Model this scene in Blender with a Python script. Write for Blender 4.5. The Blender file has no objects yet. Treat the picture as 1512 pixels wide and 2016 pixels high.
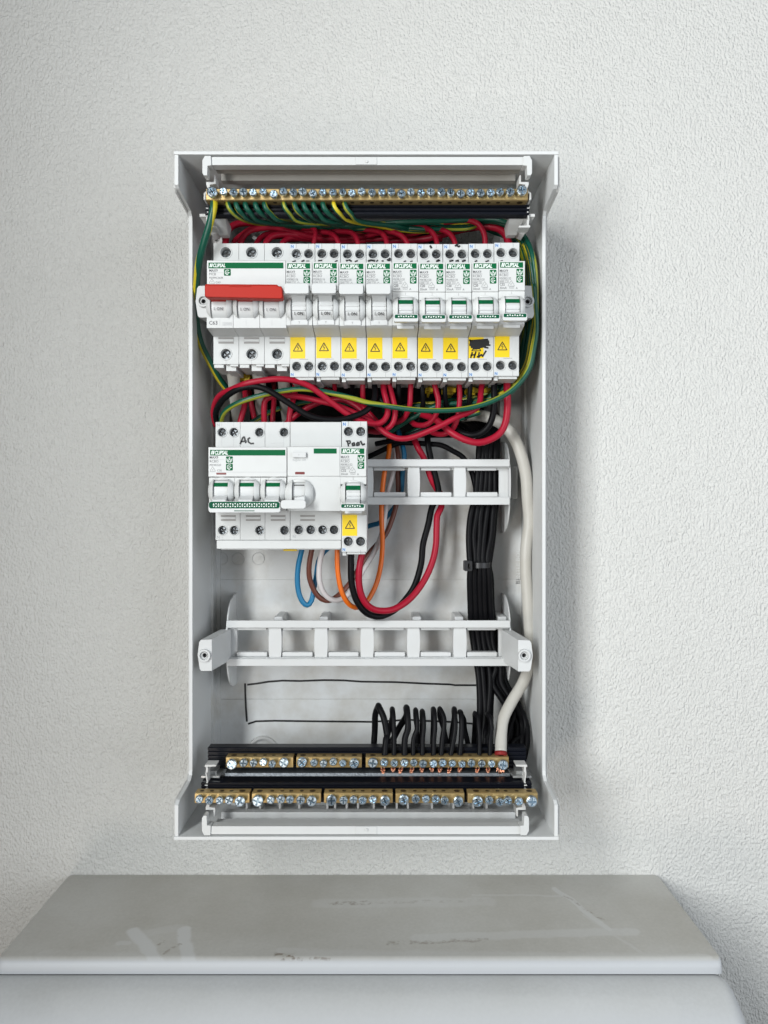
import bpy, bmesh, math, random
from mathutils import Vector, Matrix, geometry
random.seed(7)
R = math.radians
scene = bpy.context.scene
COL = scene.collection
F = 1456.0                     # focal length in photograph pixels (1512 x 2016)
CX, CY = 750.0, 1006.0         # where the optical axis meets the photograph
WALL = 606.0                   # camera to wall, millimetres; lengths below are millimetres

# ------------------------------------------------------------------ camera
cam_d = bpy.data.cameras.new('camera'); cam = bpy.data.objects.new('camera', cam_d); COL.objects.link(cam)
cam.location = (0, -WALL/1000, 0); cam.rotation_euler = (R(90), 0, 0)
cam_d.sensor_fit = 'VERTICAL'; cam_d.sensor_height = 36; cam_d.lens = F/2016*36
cam_d.shift_x = 6/2016; cam_d.shift_y = -2/2016
cam_d.clip_start = 0.01; cam_d.clip_end = 50
scene.camera = cam
scene.view_settings.view_transform = 'Standard'; scene.view_settings.look = 'None'
scene.view_settings.exposure = 0; scene.view_settings.gamma = 1

# ------------------------------------------------------------------ light
w = bpy.data.worlds.new('World'); scene.world = w; w.use_nodes = True
bg = w.node_tree.nodes['Background']; bg.inputs[0].default_value = (0.92, 0.92, 0.90, 1); bg.inputs[1].default_value = 0.04
def lamp(name, loc, aim, sx, sy, power, color):
    l = bpy.data.lights.new(name, 'AREA'); l.shape = 'RECTANGLE'; l.size = sx; l.size_y = sy; l.energy = power; l.color = color
    o = bpy.data.objects.new(name, l); COL.objects.link(o); o.location = loc
    o.rotation_euler = (Vector(aim)-Vector(loc)).to_track_quat('-Z', 'Y').to_euler()
    return o
lamp('window_light', (-0.50, -1.04, 0.26), (0.8, -1.06, 0.24), 0.42, 0.8, 30, (0.97, 1.0, 1.0))
lamp('room_light', (1.15, -1.15, 0.1), (0.2, 0, -0.1), 1.2, 1.4, 14.0, (0.88, 0.94, 1.0))
lamp('fill_light', (0.75, -2.9, 0.0), (0.1, 0, -0.1), 2.4, 1.6, 5, (0.93, 0.97, 1.0))  # added fill behind the camera, softens shadows and lifts front faces
lamp('floor_bounce', (-0.58, -1.45, -0.80), (-0.3, 0, -0.28), 0.30, 0.30, 4.0, (1.0, 0.90, 0.80))

# ------------------------------------------------------------------ materials
def lin(c):
    return tuple((x/12.92 if x <= .04045 else ((x+.055)/1.055)**2.4) for x in c)
def mat(name, color, rough=.5, metal=0, bump=None, vary=None, bevel=0, spec=.5, coat=0, rvary=0):
    m = bpy.data.materials.new(name); m.use_nodes = True
    nt = m.node_tree; n = nt.nodes; L = nt.links; b = n['Principled BSDF']
    b.inputs['Base Color'].default_value = (*color, 1); b.inputs['Roughness'].default_value = rough
    b.inputs['Metallic'].default_value = metal; b.inputs['Specular IOR Level'].default_value = spec
    b.inputs['Coat Weight'].default_value = coat
    tc = n.new('ShaderNodeTexCoord')
    nrm = None
    if bevel:
        bv = n.new('ShaderNodeBevel'); bv.samples = 4; bv.inputs['Radius'].default_value = bevel/1000; nrm = bv.outputs[0]
    if vary:
        sc, amt, col2 = vary
        t = n.new('ShaderNodeTexNoise'); t.inputs['Scale'].default_value = sc; t.inputs['Detail'].default_value = 5; t.inputs['Roughness'].default_value = .6
        L.new(tc.outputs['Object'], t.inputs['Vector'])
        r = n.new('ShaderNodeMapRange'); r.inputs[1].default_value = .42; r.inputs[2].default_value = .75; r.inputs[4].default_value = amt
        L.new(t.outputs['Fac'], r.inputs[0])
        mx = n.new('ShaderNodeMix'); mx.data_type = 'RGBA'; mx.inputs[6].default_value = (*color, 1); mx.inputs[7].default_value = (*col2, 1)
        L.new(r.outputs[0], mx.inputs[0]); L.new(mx.outputs[2], b.inputs['Base Color'])
        if rvary:
            r2 = n.new('ShaderNodeMapRange'); r2.inputs[3].default_value = rough-rvary; r2.inputs[4].default_value = rough+rvary
            L.new(t.outputs['Fac'], r2.inputs[0]); L.new(r2.outputs[0], b.inputs['Roughness'])
    for bs, bd, st in (bump or []):
        t = n.new('ShaderNodeTexNoise'); t.inputs['Scale'].default_value = bs; t.inputs['Detail'].default_value = 2
        L.new(tc.outputs['Object'], t.inputs['Vector'])
        bp = n.new('ShaderNodeBump'); bp.inputs['Strength'].default_value = st; bp.inputs['Distance'].default_value = bd
        L.new(t.outputs['Fac'], bp.inputs['Height'])
        if nrm: L.new(nrm, bp.inputs['Normal'])
        nrm = bp.outputs[0]
    if nrm: L.new(nrm, b.inputs['Normal'])
    return m
M = {}
M['white'] = mat('white_plastic', (.60, .61, .605), .38, bevel=.35, vary=(60, .35, (.54, .54, .53)), bump=[(900, .00012, .15)])
M['shoulder'] = mat('white_moulded_plastic', (.57, .58, .575), .45, bevel=.3, vary=(80, .3, (.50, .50, .49)), bump=[(1100, .00015, .15)])
M['lever'] = mat('lever_plastic', (.59, .60, .60), .35, bevel=.5)
M['case'] = mat('enclosure_plastic', (.55, .55, .54), .48, bevel=.4, vary=(25, .3, (.52, .52, .50)), bump=[(500, .0002, .2)])
M['back'] = mat('enclosure_back_plastic', (.60, .61, .61), .5, bevel=.3, vary=(34, .95, (.45, .43, .39)), bump=[(60, .0008, .25), (600, .0001, .2)])
M['rail'] = mat('rail_plastic', (.60, .61, .61), .42, bevel=.4, vary=(70, .4, (.56, .56, .55)))
M['ledge'] = mat('shaded_ledge_plastic', (.44, .42, .385), .5, bevel=.3, vary=(40, .5, (.42, .40, .36)))  # upper ledge only: shade below the top panel put into the colour
M['edge'] = mat('enclosure_rim_plastic', (.63, .64, .64), .42, bevel=.4, vary=(60, .4, (.62, .62, .60)))
M['green_print'] = mat('green_print', (.0, .105, .035), .6, spec=.15)
M['green_lever'] = mat('green_lever_print', (.0, .075, .035), .6, spec=.15)
M['white_print'] = mat('white_print', (.78, .84, .80), .5)
M['grey_print'] = mat('grey_print', (.10, .10, .11), .6)
M['pale_print'] = mat('pale_grey_print', (.40, .41, .42), .6)
M['blue_print'] = mat('blue_print', (.02, .14, .40), .5)
M['pale_blue'] = mat('pale_blue_print', (.55, .61, .67), .5)
M['black_print'] = mat('black_print', (.015, .013, .012), .5)
M['marker'] = mat('black_marker_ink', (.008, .008, .009), .45)
M['red_print'] = mat('maroon_indicator', (.16, .02, .02), .35)
M['yellow'] = mat('yellow_sticker', (.80, .56, .005), .4, vary=(200, .3, (.72, .50, .01)))
M['yellow_clip'] = mat('yellow_plastic', (.62, .42, .01), .4, bevel=.3)
M['redlever'] = mat('red_lever_plastic', (.42, .020, .011), .5, spec=.2, bevel=.6, vary=(150, .3, (.40, .022, .012)))
M['zinc'] = mat('zinc_plated_steel', (.54, .63, .70), .3, 1, bump=[(1200, .0003, .5)], bevel=.25, vary=(700, .5, (.48, .60, .70)))
M['zincdeep'] = mat('zinc_screw_recess', (.26, .36, .45), .25, 1)
M['darkzinc'] = mat('dull_zinc_steel', (.13, .14, .15), .36, .85, bump=[(1500, .0002, .4)], bevel=.2)
M['galv'] = mat('galvanised_steel', (.24, .26, .28), .5, .85, bump=[(700, .0003, .8)], vary=(500, .8, (.11, .12, .14)))
M['alu'] = mat('dull_aluminium', (.45, .46, .46), .4, .7, bevel=.2)
M['brass'] = mat('brass', (.56, .41, .19), .42, .75, bump=[(300, .0002, .25)], bevel=.25, vary=(120, .55, (.55, .36, .13)))
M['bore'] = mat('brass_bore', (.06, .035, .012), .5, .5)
M['carrier'] = mat('black_extrusion', (.004, .005, .009), .34, bevel=.3, spec=.22)
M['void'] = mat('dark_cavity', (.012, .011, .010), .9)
M['hole'] = mat('terminal_interior', (.06, .06, .06), .6)
M['slot'] = mat('vent_slot_plastic', (.30, .29, .28), .6)
M['copper'] = mat('bare_copper', (.80, .40, .26), .28, .95)
M['red'] = mat('red_cable_insulation', (.33, .006, .024), .42, spec=.25, vary=(60, .5, (.29, .006, .022)), bump=[(250, .0003, .2)])
M['redcore'] = mat('red_core_insulation', (.22, .02, .02), .5, spec=.2)
M['black'] = mat('black_cable_insulation', (.0035, .0035, .0045), .48, spec=.14, bump=[(250, .0003, .2)])
M['greenw'] = mat('green_cable_insulation', (.0, .07, .042), .40, bump=[(250, .0003, .15)])
M['yelloww'] = mat('yellow_cable_stripe', (.26, .28, .02), .33)
M['yellowb'] = mat('bright_yellow_cable_stripe', (.58, .47, .02), .33)
M['bluew'] = mat('blue_cable_insulation', (.012, .16, .32), .35, bump=[(250, .0003, .15)])
M['brownw'] = mat('brown_cable_insulation', (.13, .042, .028), .35, bump=[(250, .0003, .15)])
M['whitew'] = mat('white_cable_insulation', (.58, .55, .55), .4, bump=[(250, .0003, .15)])
M['orangew'] = mat('orange_cable_insulation', (.72, .14, .004), .35, bump=[(250, .0003, .15)])
M['sheath'] = mat('grey_white_cable_sheath', (.50, .485, .445), .45, vary=(60, .5, (.42, .40, .35)), bump=[(140, .0005, .3)])
M['tie'] = mat('black_nylon', (.015, .015, .017), .4, bevel=.3)

# stucco wall
def wall_material():
    m = bpy.data.materials.new('painted_render'); m.use_nodes = True; nt = m.node_tree; n = nt.nodes; L = nt.links; b = n['Principled BSDF']
    tc = n.new('ShaderNodeTexCoord')
    big = n.new('ShaderNodeTexNoise'); big.inputs['Scale'].default_value = 5; big.inputs['Detail'].default_value = 4; L.new(tc.outputs['Object'], big.inputs['Vector'])
    mx = n.new('ShaderNodeMix'); mx.data_type = 'RGBA'; mx.inputs[6].default_value = (.635, .632, .61, 1); mx.inputs[7].default_value = (.685, .68, .655, 1)
    L.new(big.outputs['Fac'], mx.inputs[0]); L.new(mx.outputs[2], b.inputs['Base Color'])
    b.inputs['Roughness'].default_value = .8; b.inputs['Specular IOR Level'].default_value = .25
    a = n.new('ShaderNodeTexNoise'); a.inputs['Scale'].default_value = 500; a.inputs['Detail'].default_value = 2; a.inputs['Roughness'].default_value = .5; a.inputs['Distortion'].default_value = 0
    c = n.new('ShaderNodeTexNoise'); c.inputs['Scale'].default_value = 120; c.inputs['Detail'].default_value = 2
    mpg = n.new('ShaderNodeMapping'); mpg.inputs['Scale'].default_value = (1.15, 1, .8); L.new(tc.outputs['Object'], mpg.inputs[0]); L.new(mpg.outputs[0], a.inputs['Vector']); L.new(tc.outputs['Object'], c.inputs['Vector'])
    r = n.new('ShaderNodeMapRange'); r.interpolation_type = 'SMOOTHSTEP'; r.inputs[1].default_value = .25; r.inputs[2].default_value = .78; L.new(a.outputs['Fac'], r.inputs[0])
    b1 = n.new('ShaderNodeBump'); b1.inputs['Strength'].default_value = 1; b1.inputs['Distance'].default_value = .00092; vo = n.new('ShaderNodeTexVoronoi'); vo.feature = 'SMOOTH_F1'; vo.inputs['Scale'].default_value = 330; vo.inputs['Smoothness'].default_value = .6
    vo.inputs['Detail'].default_value = 0; wv = n.new('ShaderNodeVectorMath'); wv.operation = 'MULTIPLY_ADD'; L.new(c.outputs['Color'], wv.inputs[0]); wv.inputs[1].default_value = (.006, .006, .006); L.new(mpg.outputs[0], wv.inputs[2]); L.new(wv.outputs[0], vo.inputs['Vector'])
    hm = n.new('ShaderNodeMath'); hm.operation = 'MULTIPLY_ADD'; L.new(vo.outputs['Distance'], hm.inputs[0]); hm.inputs[1].default_value = -.75; L.new(r.outputs[0], hm.inputs[2]); L.new(hm.outputs[0], b1.inputs['Height'])
    b2 = n.new('ShaderNodeBump'); b2.inputs['Strength'].default_value = .2; b2.inputs['Distance'].default_value = .0018; L.new(c.outputs['Fac'], b2.inputs['Height']); L.new(b2.outputs[0], b1.inputs['Normal'])
    L.new(b1.outputs[0], b.inputs['Normal'])
    return m
M['wall'] = wall_material()

# dusty, wiped top of the cabinet: smears are dirt with a shape of their own
def dusty_material(name, smears, ca=(.47, .465, .44, 1), cb_=(.38, .365, .33, 1)):
    m = bpy.data.materials.new(name); m.use_nodes = True; nt = m.node_tree; n = nt.nodes; L = nt.links; b = n['Principled BSDF']
    def math_(op, a, b_=None, c=None):
        q = n.new('ShaderNodeMath'); q.operation = op
        for k, v in enumerate((a, b_, c)):
            if v is None: continue
            if isinstance(v, (int, float)): q.inputs[k].default_value = v
            else: L.new(v, q.inputs[k])
        return q.outputs[0]
    geo = n.new('ShaderNodeNewGeometry')
    tn = n.new('ShaderNodeTexNoise'); tn.inputs['Scale'].default_value = 60; tn.inputs['Detail'].default_value = 3; L.new(geo.outputs['Position'], tn.inputs['Vector'])
    vs = n.new('ShaderNodeVectorMath'); vs.operation = 'SUBTRACT'; L.new(tn.outputs['Color'], vs.inputs[0]); vs.inputs[1].default_value = (.5, .5, .5)
    vm = n.new('ShaderNodeVectorMath'); vm.operation = 'SCALE'; L.new(vs.outputs[0], vm.inputs[0]); vm.inputs['Scale'].default_value = .006
    va = n.new('ShaderNodeVectorMath'); va.operation = 'ADD'; L.new(geo.outputs['Position'], va.inputs[0]); L.new(vm.outputs[0], va.inputs[1])
    vz = n.new('ShaderNodeVectorMath'); vz.operation = 'MULTIPLY'; L.new(va.outputs[0], vz.inputs[0]); vz.inputs[1].default_value = (1, 1, 0)
    total = None; dark = None
    for (x0, y0, x1, y1, wd, amt) in smears:
        A = Vector((x0, y0, 0)); B = Vector((x1, y1, 0)); D = B-A; ll = max(D.length_squared, 1e-9)
        s = n.new('ShaderNodeVectorMath'); s.operation = 'SUBTRACT'; L.new(vz.outputs[0], s.inputs[0]); s.inputs[1].default_value = A
        d = n.new('ShaderNodeVectorMath'); d.operation = 'DOT_PRODUCT'; L.new(s.outputs[0], d.inputs[0]); d.inputs[1].default_value = D/ll
        t = math_('MINIMUM', math_('MAXIMUM', d.outputs['Value'], 0), 1)
        sc = n.new('ShaderNodeVectorMath'); sc.operation = 'SCALE'; sc.inputs[0].default_value = D; L.new(t, sc.inputs['Scale'])
        sb = n.new('ShaderNodeVectorMath'); sb.operation = 'SUBTRACT'; L.new(s.outputs[0], sb.inputs[0]); L.new(sc.outputs[0], sb.inputs[1])
        ln = n.new('ShaderNodeVectorMath'); ln.operation = 'LENGTH'; L.new(sb.outputs[0], ln.inputs[0])
        mr = n.new('ShaderNodeMapRange'); mr.interpolation_type = 'SMOOTHSTEP'
        mr.inputs[1].default_value = wd*.55; mr.inputs[2].default_value = wd; mr.inputs[3].default_value = abs(amt); mr.inputs[4].default_value = 0
        L.new(ln.outputs['Value'], mr.inputs[0])
        if amt > 0: total = mr.outputs[0] if total is None else math_('MAXIMUM', total, mr.outputs[0])
        else: dark = mr.outputs[0] if dark is None else math_('MAXIMUM', dark, mr.outputs[0])
    dn = n.new('ShaderNodeTexNoise'); dn.inputs['Scale'].default_value = 9; dn.inputs['Detail'].default_value = 6; dn.inputs['Roughness'].default_value = .62
    L.new(geo.outputs['Position'], dn.inputs['Vector'])
    fn = n.new('ShaderNodeTexNoise'); fn.inputs['Scale'].default_value = 420; fn.inputs['Detail'].default_value = 3
    L.new(geo.outputs['Position'], fn.inputs['Vector'])
    dr = n.new('ShaderNodeMapRange'); dr.inputs[1].default_value = .35; dr.inputs[2].default_value = .68; L.new(dn.outputs['Fac'], dr.inputs[0])
    base = n.new('ShaderNodeMix'); base.data_type = 'RGBA'; base.inputs[6].default_value = ca; base.inputs[7].default_value = cb_
    L.new(dr.outputs[0], base.inputs[0])
    gr = n.new('ShaderNodeMix'); gr.data_type = 'RGBA'; gr.blend_type = 'MULTIPLY'; gr.inputs[0].default_value = .35; L.new(base.outputs[2], gr.inputs[6]); 
    fr = n.new('ShaderNodeMapRange'); fr.inputs[3].default_value = .75; fr.inputs[4].default_value = 1.25; L.new(fn.outputs['Fac'], fr.inputs[0])
    cb = n.new('ShaderNodeCombineColor'); [L.new(fr.outputs[0], cb.inputs[k]) for k in range(3)]; L.new(cb.outputs[0], gr.inputs[7])
    cur = gr.outputs[2]
    if total is not None:
        wx = n.new('ShaderNodeMix'); wx.data_type = 'RGBA'; L.new(total, wx.inputs[0]); L.new(cur, wx.inputs[6]); wx.inputs[7].default_value = (.55, .555, .55, 1); cur = wx.outputs[2]
    if dark is not None:
        sp = n.new('ShaderNodeTexNoise'); sp.inputs['Scale'].default_value = 260; sp.inputs['Detail'].default_value = 4; L.new(geo.outputs['Position'], sp.inputs['Vector'])
        sr = n.new('ShaderNodeMapRange'); sr.inputs[1].default_value = .46; sr.inputs[2].default_value = .62; L.new(sp.outputs['Fac'], sr.inputs[0])
        dm = math_('MULTIPLY', dark, sr.outputs[0])
        wx = n.new('ShaderNodeMix'); wx.data_type = 'RGBA'; L.new(dm, wx.inputs[0]); L.new(cur, wx.inputs[6]); wx.inputs[7].default_value = (.15, .11, .075, 1); cur = wx.outputs[2]
    # dust on what faces up; upright faces bluer, frontal light put into the colour
    sx_ = n.new('ShaderNodeSeparateXYZ'); L.new(geo.outputs['Normal'], sx_.inputs[0])
    up = n.new('ShaderNodeMapRange'); up.interpolation_type = 'SMOOTHSTEP'; up.inputs[1].default_value = .60; up.inputs[2].default_value = .97; L.new(sx_.outputs[2], up.inputs[0])
    cl = n.new('ShaderNodeMix'); cl.data_type = 'RGBA'; L.new(up.outputs[0], cl.inputs[0]); cl.inputs[6].default_value = (.44, .455, .475, 1); L.new(cur, cl.inputs[7]); cur = cl.outputs[2]
    L.new(cur, b.inputs['Base Color'])
    b.inputs['Roughness'].default_value = .5
    bp = n.new('ShaderNodeBump'); bp.inputs['Strength'].default_value = .12; bp.inputs['Distance'].default_value = .0002; L.new(fn.outputs['Fac'], bp.inputs['Height']); L.new(bp.outputs[0], b.inputs['Normal'])
    return m

# ------------------------------------------------------------------ mesh helpers
def X(px, d): return (px-CX)*d/F
def Z(py, d): return (CY-py)*d/F
def P(px, py, d): return (X(px, d), d, Z(py, d))
def wpos(x, d, z): return Vector((x/1000, (d-WALL)/1000, z/1000))
ORG = {}
def org_of(o): return ORG.get(o.name, Vector((0, 0, 0))) if o else None
class MB:
    """collects geometry given as (x, depth from camera, z) in millimetres"""
    def __init__(s): s.v = []; s.f = []; s.mi = []; s.sm = []
    def add(s, vs, fs, mi=0, smooth=False):
        b = len(s.v); s.v += [tuple(v) for v in vs]
        for f in fs: s.f.append(tuple(i+b for i in f)); s.mi.append(mi); s.sm.append(smooth)
    def box(s, x0, x1, d0, d1, z0, z1, mi=0, ch=0):
        if ch:
            c = ch; o = [(x0+c, z0), (x1-c, z0), (x1, z0+c), (x1, z1-c), (x1-c, z1), (x0+c, z1), (x0, z1-c), (x0, z0+c)]
            cx, cz = (x0+x1)/2, (z0+z1)/2
            k = [(x+(c*.7 if x < cx else -c*.7), z+(c*.7 if z < cz else -c*.7)) for x, z in o]
            vs = [(x, d0, z) for x, z in k]+[(x, d0+c*.7, z) for x, z in o]+[(x, d1, z) for x, z in o]
            fs = [tuple(range(8))]+[(i, i+8, (i+1) % 8+8, (i+1) % 8) for i in range(8)]+[(i+8, i+16, (i+1) % 8+16, (i+1) % 8+8) for i in range(8)]+[tuple(range(23, 15, -1))]
            s.add(vs, fs, mi)
        else:
            vs = [(x, d, z) for d in (d0, d1) for x, z in ((x0, z0), (x1, z0), (x1, z1), (x0, z1))]
            s.add(vs, [(0, 1, 2, 3), (7, 6, 5, 4), (0, 4, 5, 1), (1, 5, 6, 2), (2, 6, 7, 3), (3, 7, 4, 0)], mi)
    def loft(s, A, B, mi=0, caps=True, smooth=False):
        n = len(A); s.add(list(A)+list(B), [(i, i+n, (i+1) % n+n, (i+1) % n) for i in range(n)]+([tuple(range(n)), tuple(range(2*n-1, n-1, -1))] if caps else []), mi, smooth)
    def prism_x(s, poly, x0, x1, mi=0):
        s.loft([(x0, d, z) for d, z in poly], [(x1, d, z) for d, z in poly], mi)
    def prism_y(s, poly, d0, d1, mi=0):
        s.loft([(x, d0, z) for x, z in poly], [(x, d1, z) for x, z in poly], mi)
    def plate(s, poly, holes, d0, d1, mi=0, hole_mi=None, back=True):
        loops = [poly]+holes; vs = []; es = []
        for lp in loops:
            b = len(vs); vs += [Vector(p) for p in lp]; es += [(b+i, b+(i+1) % len(lp)) for i in range(len(lp))]
        ov, oe, of, *_ = geometry.delaunay_2d_cdt(vs, es, [], 0, 1e-6)
        def inside(p, lp):
            c = False; n = len(lp)
            for i in range(n):
                (xa, ya), (xb, yb) = lp[i], lp[i-1]
                if (ya > p[1]) != (yb > p[1]) and p[0] < (xb-xa)*(p[1]-ya)/(yb-ya)+xa: c = not c
            return c
        keep = []
        for f in of:
            c = sum((ov[i] for i in f), Vector((0, 0)))/len(f)
            if inside(c, poly) and not any(inside(c, h) for h in holes): keep.append(tuple(f))
        s.add([(p.x, d0, p.y) for p in ov], keep, mi)
        if back: s.add([(p.x, d1, p.y) for p in ov], [f[::-1] for f in keep], mi)
        for k, lp in enumerate(loops):
            n = len(lp); s.add([(x, d0, z) for x, z in lp]+[(x, d1, z) for x, z in lp], [(i, i+n, (i+1) % n+n, (i+1) % n) for i in range(n)],
                               mi if k == 0 or hole_mi is None else hole_mi, smooth=False)
    def cyl(s, x, z, r, d0, d1, n=20, mi=0, r1=None):
        r1 = r if r1 is None else r1
        s.loft([(x+r*math.cos(a), d0, z+r*math.sin(a)) for a in [i*2*math.pi/n for i in range(n)]], [(x+r1*math.cos(a), d1, z+r1*math.sin(a)) for a in [i*2*math.pi/n for i in range(n)]], mi)
    def cyl_x(s, d, z, r, x0, x1, n=24, mi=0, a0=0, a1=360):
        pts = [(d-r*math.sin(R(a0+(a1-a0)*i/n)), z+r*math.cos(R(a0+(a1-a0)*i/n))) for i in range(n+(0 if a1-a0 == 360 else 1))]
        s.prism_x(pts, x0, x1, mi)
    def ring(s, x, z, r0, r1, d0, d1, n=24, mi=0):
        A = [(i*2*math.pi/n) for i in range(n)]; c = [(math.cos(a), math.sin(a)) for a in A]
        vs = [(x+r1*u, d1, z+r1*v) for u, v in c]+[(x+r1*u*.98, d0, z+r1*v*.98) for u, v in c]+[(x+r0*u, d0, z+r0*v) for u, v in c]+[(x+r0*u, d1, z+r0*v) for u, v in c]
        fs = []
        for k in range(3): fs += [(k*n+i, k*n+n+i, k*n+n+(i+1) % n, k*n+(i+1) % n) for i in range(n)]
        s.add(vs, fs, mi)
    def tube(s, pts, r, n=10, mi=0, stripe=None, twist=0, phase=0, step=2.2, taper=None, caps=True):
        pts = smooth_path(pts, step); m = len(pts)
        T = [(pts[min(i+1, m-1)]-pts[max(i-1, 0)]).normalized() for i in range(m)]
        up = Vector((0, -1, 0)); 
        if abs(T[0].dot(up)) > .9: up = Vector((0, 0, 1))
        nx = (up-T[0]*up.dot(T[0])).normalized(); rings = []; L_ = 0; tw = []
        for i in range(m):
            if i: L_ += (pts[i]-pts[i-1]).length
            nx = (nx-T[i]*nx.dot(T[i])).normalized(); by = T[i].cross(nx); a0 = R(phase)+(R(twist(L_)) if callable(twist) else R(twist)*L_)
            rr = r*(taper(i/(m-1)) if taper else 1)
            rings.append([pts[i]+(nx*math.cos(a0+2*math.pi*k/n)+by*math.sin(a0+2*math.pi*k/n))*rr for k in range(n)])
        b = len(s.v)
        for q in rings: s.v += [tuple(p) for p in q]
        for i in range(m-1):
            for k in range(n):
                s.f.append((b+i*n+k, b+(i+1)*n+k, b+(i+1)*n+(k+1) % n, b+i*n+(k+1) % n)); s.sm.append(True)
                s.mi.append(stripe[1] if stripe and k in stripe[0] else mi)
        if caps:
            s.f.append(tuple(b+k for k in range(n))); s.mi.append(mi); s.sm.append(False)
            s.f.append(tuple(b+(m-1)*n+k for k in range(n))[::-1]); s.mi.append(mi); s.sm.append(False)
    def ribbon(s, pts, w, d, mi=0, close=False):
        """flat pen stroke in the plane at depth d; pts are (x, z)"""
        q = [Vector(p) for p in pts]; n = len(q)
        for i in range(n if close else n-1):
            a, b_ = q[i], q[(i+1) % n]; t = b_-a
            if t.length < 1e-6: continue
            t.normalize(); p = Vector((-t.y, t.x))*w/2; e = t*w*.2
            s.add([(a.x+p.x-e.x, d-.0006*i, a.y+p.y-e.y), (a.x-p.x-e.x, d-.0006*i, a.y-p.y-e.y), (b_.x-p.x+e.x, d-.0006*i, b_.y-p.y+e.y), (b_.x+p.x+e.x, d-.0006*i, b_.y+p.y+e.y)], [(0, 1, 2, 3)], mi)
    def text(s, t, x, z, size, d, mi=0, align='LEFT', shear=0, bold=0, sx=1, rot=0):
        vs, fs, wd = glyphs(t, shear, bold)
        off = 0 if align == 'LEFT' else (-wd/2 if align == 'CENTER' else -wd)
        cr, sr = math.cos(R(rot)), math.sin(R(rot))
        s.add([(x+((vx+off)*sx*cr-vy*sr)*size, d, z+((vx+off)*sx*sr+vy*cr)*size) for vx, vy in vs], fs, mi)
    def mesh(s, name, mats, org=Vector((0, 0, 0))):
        me = bpy.data.meshes.new(name); me.from_pydata([tuple(wpos(*v)-org) for v in s.v], [], s.f)
        for m in mats: me.materials.append(m)
        me.polygons.foreach_set('material_index', s.mi); me.polygons.foreach_set('use_smooth', s.sm)
        me.update(); bm = bmesh.new(); bm.from_mesh(me); bmesh.ops.recalc_face_normals(bm, faces=bm.faces); bm.to_mesh(me); bm.free()
        return me
    def build(s, name, mats, parent=None, org=None, root=None, label=None):
        if not isinstance(mats, (list, tuple)): mats = [mats]
        o_ = ORG[(root or parent).name] if (root or parent) else (org if org is not None else (wpos(*s.v[0]) if s.v else Vector()))
        me = s.mesh(name, mats, o_); o = bpy.data.objects.new(name, me); COL.objects.link(o)
        if parent: o.parent = parent; ORG[o.name] = ORG[(root or parent).name]
        else: o.location = o_; ORG[o.name] = o_
        if label: o['label'] = label
        return o
_g = {}
def glyphs(t, shear, bold):
    k = (t, shear, bold)
    if k not in _g:
        c = bpy.data.curves.new('t', 'FONT'); c.body = t; c.shear = shear; c.offset = bold; c.resolution_u = 2; c.fill_mode = 'FRONT'
        o = bpy.data.objects.new('t', c); COL.objects.link(o); bpy.context.view_layer.update()
        me = bpy.data.meshes.new_from_object(o)
        vs = [(v.co.x, v.co.y) for v in me.vertices]; fs = [tuple(p.vertices) for p in me.polygons]
        bpy.data.objects.remove(o); bpy.data.curves.remove(c); bpy.data.meshes.remove(me)
        mn = min((v[0] for v in vs), default=0); mx_ = max((v[0] for v in vs), default=0)
        _g[k] = ([(a-mn, b) for a, b in vs], fs, mx_-mn)
    return _g[k]
def smooth_path(pts, step):
    p = [Vector(q) for q in pts]
    if len(p) == 2: return p
    p = [p[0]*2-p[1]]+p+[p[-1]*2-p[-2]]; out = []
    for i in range(1, len(p)-2):
        a, b, c, d = p[i-1], p[i], p[i+1], p[i+2]; k = max(2, int((c-b).length/step))
        for j in range(k):
            t = j/k; out.append(.5*((2*b)+(c-a)*t+(2*a-5*b+4*c-d)*t*t+(3*b-a-3*c+d)*t**3))
    out.append(p[-2]); return out
def circ(x, z, r, n=20, a0=0): return [(x+r*math.cos(a0+i*2*math.pi/n), z+r*math.sin(a0+i*2*math.pi/n)) for i in range(n)]
def rrect(x0, x1, z0, z1, r, n=4):
    o = []
    for cx, cz, a in ((x1-r, z1-r, 0), (x0+r, z1-r, 90), (x0+r, z0+r, 180), (x1-r, z0+r, 270)):
        for k in range(n+1): t = R(a+90*k/n); o.append((cx+r*math.cos(t), cz+r*math.sin(t)))
    return o
def tag(o, label, cat=None, group=None, kind=None):
    if label: o['label'] = label
    if cat: o['category'] = cat
    if group: o['group'] = group
    if kind: o['kind'] = kind
    return o
def empty(name, x, d, z, label, cat, group=None):
    o = bpy.data.objects.new(name, None); COL.objects.link(o); o.location = wpos(x, d, z); o.empty_display_size = .01
    ORG[o.name] = wpos(x, d, z); return tag(o, label, cat, group)
def child(name, me, parent, x, d, z, rot=0, tilt=0, scale=1, root=None):
    o = bpy.data.objects.new(name, me); COL.objects.link(o); o.parent = parent
    o.location = wpos(x, d, z)-ORG[(root or parent).name]; o.rotation_euler = (tilt, rot, random.uniform(-.1, .1) if tilt else 0); o.scale = (scale,)*3; return o

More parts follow.
